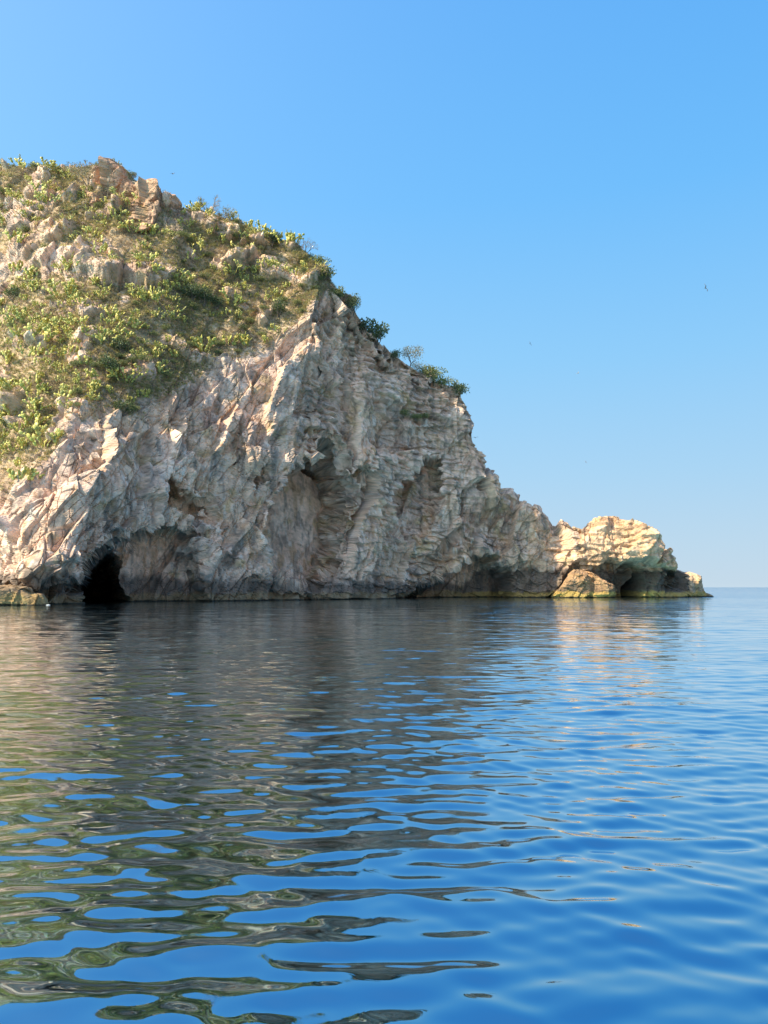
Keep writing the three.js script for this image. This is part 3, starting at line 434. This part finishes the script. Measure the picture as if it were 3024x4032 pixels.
const padShape = new THREE.OctahedronGeometry(1, 1);
function pricklyPear(seed, spread, tall) { // branching chains of flat oval pads
  const r = rng(seed), s = new Soup(), P = padShape.attributes.position, m = new THREE.Matrix4(), q = new THREE.Vector3(), nn = new THREE.Vector3();
  const tones = [[0.36, 0.35, 0.07], [0.46, 0.42, 0.09], [0.57, 0.49, 0.12], [0.27, 0.29, 0.07], [0.42, 0.40, 0.13]];
  const mood = r();
  const pad = (base, up, face, len, wid) => {
    const side = new THREE.Vector3().crossVectors(up, face).normalize(), f = new THREE.Vector3().crossVectors(side, up).normalize(), c = jig(tones[Math.floor(r() * 0.75 * 5 + mood * 1.2) % 5], r, 0.35);
    m.makeBasis(side, up, f); const first = s.p.length / 3;
    for (let k = 0; k < P.count; k++) { q.set(P.getX(k), P.getY(k), P.getZ(k)).normalize(); nn.copy(q).divide(V(wid, len, 0.16)).normalize().transformDirection(m); const taper = 1 + 0.25 * q.y; q.set(q.x * wid / 2 * taper, q.y * len / 2 + len / 2, q.z * 0.045).applyMatrix4(m).add(base); s.vert(q, nn, c); }
    for (let k = 0; k < P.count; k += 3) s.tri(first + k, first + k + 1, first + k + 2);
  };
  const grow = (base, up, face, level) => {
    const len = 0.40 + r() * 0.2, wid = len * (0.68 + r() * 0.16); pad(base, up, face, len, wid);
    if (level <= 0) return;
    const kids = 1 + Math.floor(r() * 2.3);
    for (let k = 0; k < kids; k++) {
      const side = new THREE.Vector3().crossVectors(up, face).normalize(), t = (k - (kids - 1) / 2) * 0.9 + (r() - 0.5) * 0.8;
      const b = base.clone().addScaledVector(up, len * (0.93 - 0.22 * Math.abs(t))).addScaledVector(side, wid * 0.45 * Math.sin(t));
      const u = up.clone().multiplyScalar(0.9).addScaledVector(side, Math.sin(t) * 0.9).addScaledVector(face, (r() - 0.5) * 1.3).add(V(0, 0.1, 0)).normalize(), f = face.clone().add(rv(r).multiplyScalar(0.9)).normalize();
      if (r() < 0.9) grow(b, u, f, level - 1 - (r() < 0.25 ? 1 : 0));
    }
  };
  const n = 4 + Math.floor(spread * 3.5 + r() * 2);
  for (let k = 0; k < n; k++) { const a = r() * 6.283, d = Math.sqrt(r()) * spread; grow(V(d * Math.cos(a), -0.25, d * Math.sin(a)), V(Math.cos(a) * 0.8 * d / spread, 1, Math.sin(a) * 0.8 * d / spread).normalize(), rv(r).setY(0.1).normalize(), tall); }
  return s.geometry();
}
const pears = [[1, 0.9, 3], [2, 1.2, 3], [3, 0.7, 3], [4, 1.5, 3], [5, 1.0, 4], [6, 1.3, 2], [7, 0.8, 2], [8, 1.7, 2], [9, 1.1, 3], [10, 0.6, 4]].map((a) => pricklyPear(a[0] * 91, a[1], a[2]));

function crownOf(seed, lobes, leaves, size, tones) { // leaves spread through overlapping lobes
  const r = rng(seed), s = new Soup();
  for (let k = 0; k < leaves; k++) {
    const [cx, cy, cz, R, ry] = lobes[Math.floor(r() * lobes.length)], d = rv(r), f = Math.pow(r(), 0.45);
    const p = V(cx + d.x * R * f, cy + d.y * ry * f, cz + d.z * R * f), dir = d.clone().addScaledVector(rv(r), 0.9).normalize(), side = new THREE.Vector3().crossVectors(dir, rv(r)).normalize();
    s.leaf(p, dir, side, size * (0.7 + r() * 0.7), size * (0.4 + r() * 0.3), jig(tones[Math.floor(r() * tones.length)], r, 0.5));
  }
  return s.geometry();
}
function lobesFor(seed, n, w, h) { const r = rng(seed), L = []; for (let k = 0; k < n; k++) { const a = r() * 6.283, d = Math.sqrt(r()) * w * 0.6; L.push([d * Math.cos(a), h * (0.35 + 0.4 * r()), d * Math.sin(a), w * (0.28 + 0.22 * r()), h * (0.2 + 0.16 * r())]); } return L; }
function limbs(seed, tips, base, r0, c) { // trunk forking to each tip
  const r = rng(seed), s = new Soup();
  for (const t of tips) {
    const mid = base.clone().lerp(t, 0.45).add(rv(r).multiplyScalar(0.12 * t.length())); const b0 = base.clone().add(V((r() - 0.5) * r0 * 2, 0, (r() - 0.5) * r0 * 2));
    s.twig(b0, mid, r0, r0 * 0.6, c, 5); s.twig(mid, t, r0 * 0.6, r0 * 0.25, c, 4);
    for (let k = 0; k < 4; k++) { const e = t.clone().add(rv(r).multiplyScalar(0.25 * t.length())); s.twig(t, e, r0 * 0.25, r0 * 0.06, c); }
  }
  return s.geometry();
}
const GREEN_DARK = [[0.09, 0.125, 0.04], [0.115, 0.15, 0.048], [0.07, 0.10, 0.034], [0.15, 0.18, 0.055]], GREEN_MID = [[0.17, 0.20, 0.055], [0.22, 0.245, 0.068], [0.13, 0.16, 0.045], [0.27, 0.265, 0.08]], GREY_GREEN = [[0.26, 0.26, 0.15], [0.32, 0.29, 0.20], [0.20, 0.21, 0.12], [0.38, 0.33, 0.23]];
const BARK = [0.16, 0.125, 0.095], DRY = [0.27, 0.22, 0.165];
function shrubKind(seed, w, h, leaves, size, tones, bark = BARK) {
  const L = lobesFor(seed, 9, w, h), g = new THREE.Group();
  part(limbs(seed + 1, L.slice(0, 6).map((l) => V(l[0], l[1], l[2])), V(0, -0.4, 0), 0.05 * h / 2 + 0.02, bark), barkMaterial, 'stems', g);
  part(crownOf(seed + 2, L, leaves, size, tones), leafMaterial, 'foliage', g);
  return g;
}
function bareKind(seed, h, w, depth, c) { // leafless branching shrub
  const r = rng(seed), g = new THREE.Group();
  const grow = (s, a, d, len, rad, k) => {
    const b = a.clone().addScaledVector(d, len); s.twig(a, b, rad, rad * 0.62, jig(c, r, 0.3), k > 2 ? 4 : 3);
    if (k <= 0) return;
    for (let n = 0; n < (k > 1 ? 3 : 4); n++) grow(s, b.clone().addScaledVector(d, -len * 0.2 * r()), d.clone().addScaledVector(rv(r), 0.75).add(V(0, 0.12, 0)).normalize(), len * (0.62 + 0.25 * r()), rad * 0.6, k - 1);
  };
  for (let n = 0; n < 4; n++) { const s = new Soup(), a = n * 1.6 + r(); grow(s, V(0.15 * Math.cos(a), -0.3, 0.15 * Math.sin(a)), V(Math.cos(a) * w, 1, Math.sin(a) * w).normalize(), h * 0.34, 0.05 * h / 3 + 0.025, depth); part(s.geometry(), barkMaterial, 'limb', g); }
  return g;
}
const kinds = {
  green: [shrubKind(201, 2.1, 2.0, 800, 0.26, GREEN_DARK), shrubKind(211, 1.6, 1.7, 560, 0.24, GREEN_DARK)],
  mid: [shrubKind(221, 1.6, 1.7, 850, 0.22, GREEN_MID), shrubKind(231, 2.0, 1.5, 900, 0.22, GREEN_MID)],
  grey: [shrubKind(241, 2.1, 2.0, 700, 0.16, GREY_GREEN, DRY), shrubKind(251, 1.5, 1.5, 500, 0.15, GREY_GREEN, DRY)],
  bare: [bareKind(261, 3.4, 0.75, 4, DRY), bareKind(271, 2.8, 0.9, 4, DRY), bareKind(281, 1.9, 1.2, 3, [0.24, 0.175, 0.115])],
};
function ridgeTree(seed, h, w, tones, leaves) { // small wind-bent tree: trunk, limbs, crown
  const L = lobesFor(seed, 8, w, h).map((l) => [l[0] + 0.2 * h, l[1] + 0.25 * h, l[2], l[3] * 0.85, l[4]]), g = new THREE.Group();
  const s = new Soup(); s.twig(V(-0.1, -0.8, 0), V(0.12 * h, 0.32 * h, 0), 0.14, 0.10, BARK, 6); part(s.geometry(), barkMaterial, 'trunk', g);
  part(limbs(seed + 3, L.map((l) => V(l[0], l[1], l[2])), V(0.12 * h, 0.30 * h, 0), 0.06, BARK), barkMaterial, 'limbs', g);
  part(crownOf(seed + 4, L, leaves, 0.24, tones), leafMaterial, 'crown', g);
  return g;
}

const cliffMesh = scene.getObjectByName('cliff'), cliffNormal = cliffMesh.geometry.attributes.normal.array;
cliffMesh.geometry.deleteAttribute('normal'); // broken rock: hard facets
function onCliff(x, y, z) { // the nearest point of the finished cliff surface to a spot in space
  let best = 1e9, at = 0;
  for (let n = 0; n < NU * NV; n++) { const v = cliffRow[n % NV]; if (v < 1.2 || v > 7.97) continue; const o = n * 3, d = (cliffPos[o] - x) ** 2 + (cliffPos[o + 1] - y) ** 2 + 0.4 * (cliffPos[o + 2] - z) ** 2; if (d < best) { best = d; at = n; } }
  return at;
}
const standing = [];
function plant(source, n, scale, turn, name, label, category, group, out = 0.3, lift = 0) {
  const o = n * 3, c = source.isBufferGeometry ? new THREE.Mesh(source, padMaterial) : source.clone();
  c.position.set(cliffPos[o] + out * cliffNormal[o], cliffPos[o + 1] + out * cliffNormal[o + 1] + lift, cliffPos[o + 2] + out * cliffNormal[o + 2]); c.rotation.y = turn; c.scale.setScalar(scale);
  standing.push([cliffPos[o], cliffPos[o + 1], cliffPos[o + 2], scale]);
  return tag(c, name, label, category, group);
}
const pr = rng(4242);
const SPOTS = {
  pear: [[-68.9,81.0,-138.0],[-61.7,80.7,-137.5],[-60.9,54.1,-121.7],[-56.9,51.6,-118.8],[-56.0,42.6,-113.8],[-50.0,46.7,-114.8],[-22.3,68.0,-139.9],[-18.5,64.7,-135.5],[-24.4,68.8,-140.3],[-29.0,63.6,-132.3],[-33.5,58.6,-127.7],[-25.7,62.2,-132.8],[-36.4,46.8,-117.2],[-25.7,49.6,-125.4],[-28.6,39.4,-118.8],[-25.4,41.4,-121.2],[-22.6,41.5,-122.3],[-50.0,42.5,-112.1],[-44.6,34.9,-106.2],[-43.5,38.4,-108.2],[-41.4,33.1,-104.8],[-51.3,35.5,-108.0],[-52.6,29.3,-105.8],[-49.4,30.4,-104.6],[-42.6,26.4,-100.6],[-44.1,14.9,-94.3],[-43.5,20.0,-97.6],[-15.6,56.7,-131.8],[-11.5,57.1,-132.8],[-45.5,54.6,-119.4],[-46.3,65.4,-127.1],[-49.3,37.2,-108.7],[-44.7,40.4,-109.5],[-40.4,37.0,-108.0],[-50.5,24.9,-102.6],[-47.1,26.1,-101.6],[-47.5,20.3,-98.6],[-55.2,34.8,-109.8],[-36.7,31.1,-106.4],[-33.5,33.9,-111.3]],
  green: [[-29.8,48.7,-123.3],[-28.0,48.6,-124.0],[-31.6,49.1,-122.7],[-38.0,36.1,-109.1],[-17.7,47.9,-126.3],[-59.1,47.7,-117.8],[-38.7,31.8,-105.3],[-35.7,25.4,-103.2],[-20.4,65.2,-135.4]],
  grey: [[-53.2,74.3,-131.7],[-49.2,71.2,-130.2],[-27.9,68.3,-134.7],[-31.4,49.9,-123.2]],
};
const GREEN_LABELS = ['wide dark evergreen shrub on the mid slope', 'dark evergreen shrub joined to the wide one', 'small dark shrub at the end of the wide evergreen', 'round dark shrub alone among the prickly pears', 'dark shrub hanging at the brow beside the grey wall', 'dark shrub at the edge of the pale slope rocks', 'dark shrub low on the slope below the prickly pears', 'leafy green plant hanging over the brow beside the grey slab', 'bright green bush on the upper skyline'];
SPOTS.green.forEach((s, k) => plant(kinds.green[k % 2], onCliff(...s), 1.2, pr() * 6.28, 'evergreen_shrub', GREEN_LABELS[k], 'shrub', 'dark shrubs on the slope'));
['large grey-green bush under the flat-topped summit crag', 'grey-green bush beside the large bush below the summit', 'grey bush on the skyline next to the bare tree', 'grey-green bush growing above the wide evergreen shrub'].forEach((l, k) => plant(kinds.grey[k % 2], onCliff(...SPOTS.grey[k]), k === 0 ? 1.9 : 1.3, pr() * 6.28, 'grey_shrub', l, 'shrub', 'grey bushes'));
const RIDGE = { tree: [[-5.6,50.1,-133.8],[4.9,43.5,-144.6]], bush: [[-7.8,52.8,-132.4],[-3.3,48.1,-136.9],[-1.5,46.8,-138.5],[7.2,42.8,-144.3],[9.0,41.7,-145.5],[11.8,40.8,-147.5],[14.3,39.1,-147.8],[-10.7,56.4,-132.6],[-11.9,60.5,-136.9],[1.8,44.4,-141.0]], bare: [[-31.9,70.2,-134.5],[-14.8,63.9,-139.0],[-29.5,69.2,-134.6]], ledge: [[3.0,32.5,-137.9],[5.6,32.4,-140.0],[7.3,32.3,-141.2]] };
plant(ridgeTree(301, 3.6, 2.6, GREEN_DARK, 1300), onCliff(...RIDGE.tree[0]), 1, 0.2, 'ridge_tree', 'small round dark green tree alone on the skyline ridge', 'tree', null);
plant(ridgeTree(321, 4.2, 3.0, GREY_GREEN, 900), onCliff(...RIDGE.tree[1]), 1, 0.6, 'ridge_tree', 'thin grey-green tree above the bushes near the cliff corner', 'tree', null);
['green bush on the skyline above the small round tree', 'large dark bush on the skyline below the small round tree', 'dark bush tucked below the large skyline bush', 'dark twiggy bush at the foot of the thin grey tree', 'rounded green bush beside the thin grey tree', 'low green bush near the cliff corner', 'last bush at the very corner of the cliff top', 'dark green bush where the slope meets the skyline', 'green bush under the pale bare tree', 'small dark bush between the skyline clusters'].forEach((l, k) => plant((k === 4 || k === 5 || k === 8 || k === 0 ? kinds.mid : k === 3 ? kinds.grey : kinds.green)[k % 2], onCliff(...RIDGE.bush[k]), [1.4, 2.0, 1.7, 1.6, 1.9, 1.6, 1.5, 1.4, 1.3, 1.1][k], pr() * 6.28, 'ridge_bush', l, 'bush', 'bushes along the ridge'));
['bare branching tree on the skyline below the brown crag', 'pale bare tree on the skyline above the dark bushes', 'low bare shrub beside the branching skyline tree'].forEach((l, k) => plant(kinds.bare[k], onCliff(...RIDGE.bare[k]), [1.15, 1.1, 1.1][k], pr() * 6.28, 'bare_tree', l, 'tree', null));
['green shrub on the small ledge of the layered wall', 'shrub in the middle of the small ledge', 'shrub at the seaward end of the small ledge'].forEach((l, k) => plant(kinds.mid[k % 2], onCliff(...RIDGE.ledge[k]), 0.8, pr() * 6.28, 'ledge_shrub', l, 'shrub', 'shrubs on the wall ledge', 0.9));

// bare rock: the summit crags and the pale rocky band across the slope
const open_ground = (x, y) => Math.max(0, 1 - 0.85 * Math.exp(-(((x + 54) / 15) ** 2) - (((y - 57) / 4.5) ** 2)) - 0.97 * Math.exp(-(((x + 44) / 7) ** 2) - (((y - 75) / 4.5) ** 2)));
const placeOf = (x, y) => y > 77 ? 'on the summit skyline beside the crags' : y > 66 ? 'just below the summit crags' : y > 60 && x > -30 ? 'near the skyline under the bare tree' : y > 52 && x < -38 ? 'among the pale rocks high on the slope' : x > -24 ? 'near the brow of the tall grey wall' : y > 42 ? 'on the dry middle slope' : y > 30 ? 'in the dense green lower slope' : 'on the lowest slope above the sunlit wall';
function pearLabel(kind, scale, x, y, z) {
  const size = scale > 1.1 ? 'large' : scale > 0.8 ? 'middling' : 'small', form = ['upright', 'broad', 'compact', 'sprawling', 'tall', 'low broad', 'low compact', 'low sprawling', 'bushy', 'slender tall'][kind];
  const place = placeOf(x, y);
  return `${size} ${form} prickly pear clump ${place}`;
}
function addPear(n, scale) { const k = Math.floor(pr() * pears.length); plant(pears[k], n, scale, pr() * 6.28, 'prickly_pear', pearLabel(k, scale, cliffPos[n * 3], cliffPos[n * 3 + 1], cliffPos[n * 3 + 2]), 'cactus', 'prickly pears on the slope'); }
for (const s of SPOTS.pear) addPear(onCliff(...s), 0.95 + 0.4 * pr());
// the rest of the slope: prickly pears and dry bushes scattered with room between them
function scatter(count, gap, keep) {
  const out = []; let tries = 0;
  while (out.length < count && tries++ < 200000) {
    const i = Math.floor(pr() * NU), j = Math.floor(pr() * NV), n = i * NV + j, o = n * 3, v = cliffRow[j];
    if (v < 5.05 || v > 8.1 || cliffSlope[n] < 0.5) continue;
    const x = cliffPos[o], y = cliffPos[o + 1], z = cliffPos[o + 2]; if (x / -z < -0.54) continue;
    if (pr() > keep(n, x, y, z)) continue;
    if (standing.some((s) => (s[0] - x) ** 2 + (s[1] - y) ** 2 + (s[2] - z) ** 2 < gap * gap * (0.5 + 0.5 * s[3]))) continue;
    standing.push([x, y, z, 1]); out.push(n);
  }
  return out;
}
for (const n of scatter(215, 1.6, (n, x, y, z) => open_ground(x, y) * smooth(-0.25, 0.3, fbm(x / 9, y / 9 + 3, z / 9, 2) + (y < 50 && x < -32 ? 0.3 : -0.1)) * (cliffNormal[n * 3 + 1] > 0.1 ? 1 : 0.3))) addPear(n, 0.5 + 0.8 * pr() * pr() + 0.15 * pr());
for (const n of scatter(80, 1.3, (n, x, y) => open_ground(x, y) * (0.4 + 0.6 * cliffSoil[n])))
  plant(kinds.bare[2], n, 0.5 + 0.45 * pr(), pr() * 6.28, 'dry_shrub', 'low brown twiggy dry shrub ' + placeOf(cliffPos[n * 3], cliffPos[n * 3 + 1]), 'shrub', 'dry shrubs on the slope');
for (const n of scatter(95, 1.3, (n, x, y) => open_ground(x, y) * (0.4 + 0.6 * cliffSoil[n])))
  plant(kinds.mid[Math.floor(pr() * 2)], n, 0.35 + 0.35 * pr(), pr() * 6.28, 'small_shrub', 'small olive green shrub ' + placeOf(cliffPos[n * 3], cliffPos[n * 3 + 1]), 'shrub', 'small shrubs on the slope');

// uncountable ground cover: dry grass and low dead scrub
function tuft(seed, n, h, w, lean) { const r = rng(seed), s = new Soup(); for (let k = 0; k < n; k++) { const a = r() * 6.283, d = V(Math.cos(a) * lean * r(), 1, Math.sin(a) * lean * r()).normalize(), c = 0.75 + 0.5 * r(); s.leaf(V(Math.cos(a) * 0.15 * r(), -0.08, Math.sin(a) * 0.15 * r()), d, new THREE.Vector3().crossVectors(d, rv(r)).normalize(), h * (0.5 + 0.6 * r()), w, [c, c, c]); } return s.geometry(); }
function cover(name, label, geometry, count, seed, tones, size, keep) {
  const r = rng(seed), m = new THREE.InstancedMesh(geometry, leafMaterial, count), mat = new THREE.Matrix4(), q = new THREE.Quaternion(), e = new THREE.Euler(), c = new THREE.Color(); let k = 0;
  for (let t = 0; k < count && t < count * 40; t++) {
    const i = Math.floor(r() * NU), j = Math.floor(r() * NV), n = i * NV + j, o = n * 3, v = cliffRow[j]; if (v < 4.9 || v > 8.3) continue;
    if (r() > keep(n, v, cliffPos[o])) continue;
    const s = size * (0.6 + 0.8 * r()); e.set((r() - 0.5) * 0.5, r() * 6.28, (r() - 0.5) * 0.5);
    mat.compose(V(cliffPos[o], cliffPos[o + 1], cliffPos[o + 2]), q.setFromEuler(e), V(s, s * (0.8 + 0.5 * r()), s)); m.setMatrixAt(k, mat);
    const f = Math.max(0, Math.min(tones.length - 1, Math.floor(tones.length * (0.5 + 0.9 * noise(cliffPos[o] / 5, cliffPos[o + 1] / 5, 2.5)) + (r() - 0.5) * 2.2))); const g = jig(tones[f], r, 0.4); c.setRGB(Math.max(0, g[0]), Math.max(0, g[1]), Math.max(0, g[2])); m.setColorAt(k, c); k++;
  }
  m.count = k; tag(m, name, label, null, null, 'stuff');
}
cover('dry_grass', 'dry straw and olive grass covering the sunny slope', tuft(61, 14, 0.42, 0.06, 1.3), 19000, 71, [[0.64, 0.49, 0.27], [0.56, 0.42, 0.22], [0.47, 0.34, 0.19], [0.50, 0.43, 0.155], [0.39, 0.36, 0.125], [0.45, 0.35, 0.21]], 0.9, (n) => open_ground(cliffPos[n * 3], cliffPos[n * 3 + 1]) * cliffSlope[n] * (0.12 + 0.88 * cliffSoil[n]));
cover('low_herbs', 'low olive green herbs and creepers covering the slope', tuft(67, 22, 0.38, 0.085, 2.2), 18000, 79, [[0.42, 0.37, 0.13], [0.34, 0.31, 0.11], [0.52, 0.43, 0.18], [0.44, 0.37, 0.20]], 0.9, (n) => open_ground(cliffPos[n * 3], cliffPos[n * 3 + 1]) * cliffSlope[n] * (0.25 + 0.75 * cliffSoil[n]) * smooth(-0.2, 0.25, fbm(cliffPos[n * 3] / 6, cliffPos[n * 3 + 1] / 6 + 8, 1.5, 3)));
cover('low_scrub', 'low dead grey brown scrub covering the slope between rocks', tuft(63, 24, 0.5, 0.045, 2.6), 7000, 73, [[0.34, 0.265, 0.19], [0.29, 0.22, 0.155], [0.38, 0.32, 0.24], [0.27, 0.24, 0.135]], 0.9, (n) => open_ground(cliffPos[n * 3], cliffPos[n * 3 + 1]) * cliffSlope[n] * (0.2 + 0.8 * cliffSoil[n]));

// ---------------------------------------------------------------- gulls, and a white float by the cliff foot
const gullMaterial = new THREE.MeshStandardMaterial({ color: new THREE.Color().setRGB(0.22, 0.23, 0.25), roughness: 0.8, side: THREE.DoubleSide });
const bodyShape = new THREE.LatheGeometry([[0, -0.26], [0.03, -0.2], [0.065, -0.08], [0.075, 0.04], [0.055, 0.14], [0.045, 0.2], [0.02, 0.26], [0, 0.29]].map((a) => new THREE.Vector2(...a)), 10); bodyShape.rotateX(Math.PI / 2);
function wingShape(side, up) { // two bent panels with thickness
  const s = new Soup(), pts = [[0.03, 0.0, 0.10, -0.10], [0.30, 0.16 * up, 0.13, -0.07], [0.62, 0.10 * up, -0.02, -0.12]], rows = pts.map(([x, y, f, b]) => [V(side * x, y + 0.012, f), V(side * x, y + 0.012, b), V(side * x, y - 0.008, b), V(side * x, y - 0.008, f)].map((p) => s.vert(p, V(0, 1, 0), [1, 1, 1])));
  for (let k = 0; k < 2; k++) for (let e = 0; e < 4; e++) { const a = rows[k][e], b = rows[k][(e + 1) % 4], c = rows[k + 1][e], d = rows[k + 1][(e + 1) % 4]; s.tri(a, b, c); s.tri(b, d, c); }
  const g = s.geometry(); g.deleteAttribute('color'); g.computeVertexNormals(); return g;
}
const GULLS = [[[-43.2, 86.2, -150], 0.9, 0.5, 1, 'gull flying above the summit crags'], [[56.2, 54, -130], 2.2, 1.25, 1.3, 'gull banking steeply, highest over the open water'], [[31.2, 53.7, -160], 2.4, 1.1, 0.9, 'gull banking away, highest of the gulls beside the cliff corner'], [[41.3, 47.3, -160], 0.7, 0.6, 0.9, 'gull with raised wings below the banking gull'], [[18.1, 31.4, -150], 0.2, 0.1, 1, 'gull gliding level close to the cliff edge'], [[47.8, 31.4, -180], 2.0, 0.8, 0.8, 'tiny distant gull low over the headland'], [[23.9, 20.9, -151], 0.3, 0.15, 0.9, 'gull gliding just above the spur crest']];
for (const [p, turn, roll, size, label] of GULLS) {
  const g = new THREE.Group(); part(bodyShape, gullMaterial, 'body', g); part(wingShape(1, 1), gullMaterial, 'wing', g); part(wingShape(-1, 1), gullMaterial, 'wing', g);
  g.position.set(...p); g.rotation.set(0, turn, roll, 'YXZ'); g.scale.setScalar(size); tag(g, 'gull', label, 'bird', 'gulls');
}
{
  const m = new THREE.Mesh(new THREE.LatheGeometry([[0, -0.12], [0.25, -0.1], [0.42, 0], [0.4, 0.08], [0.28, 0.2], [0.1, 0.27], [0, 0.28]].map((a) => new THREE.Vector2(...a)), 20), new THREE.MeshStandardMaterial({ color: new THREE.Color().setRGB(0.8, 0.8, 0.78), roughness: 0.4 }));
  m.position.set(-36.6, 0.02, -84.4); m.scale.set(0.6, 0.3, 0.45); tag(m, 'float', 'small white float on the water before the cliff foot', 'float');
}

renderer.render(scene, camera);
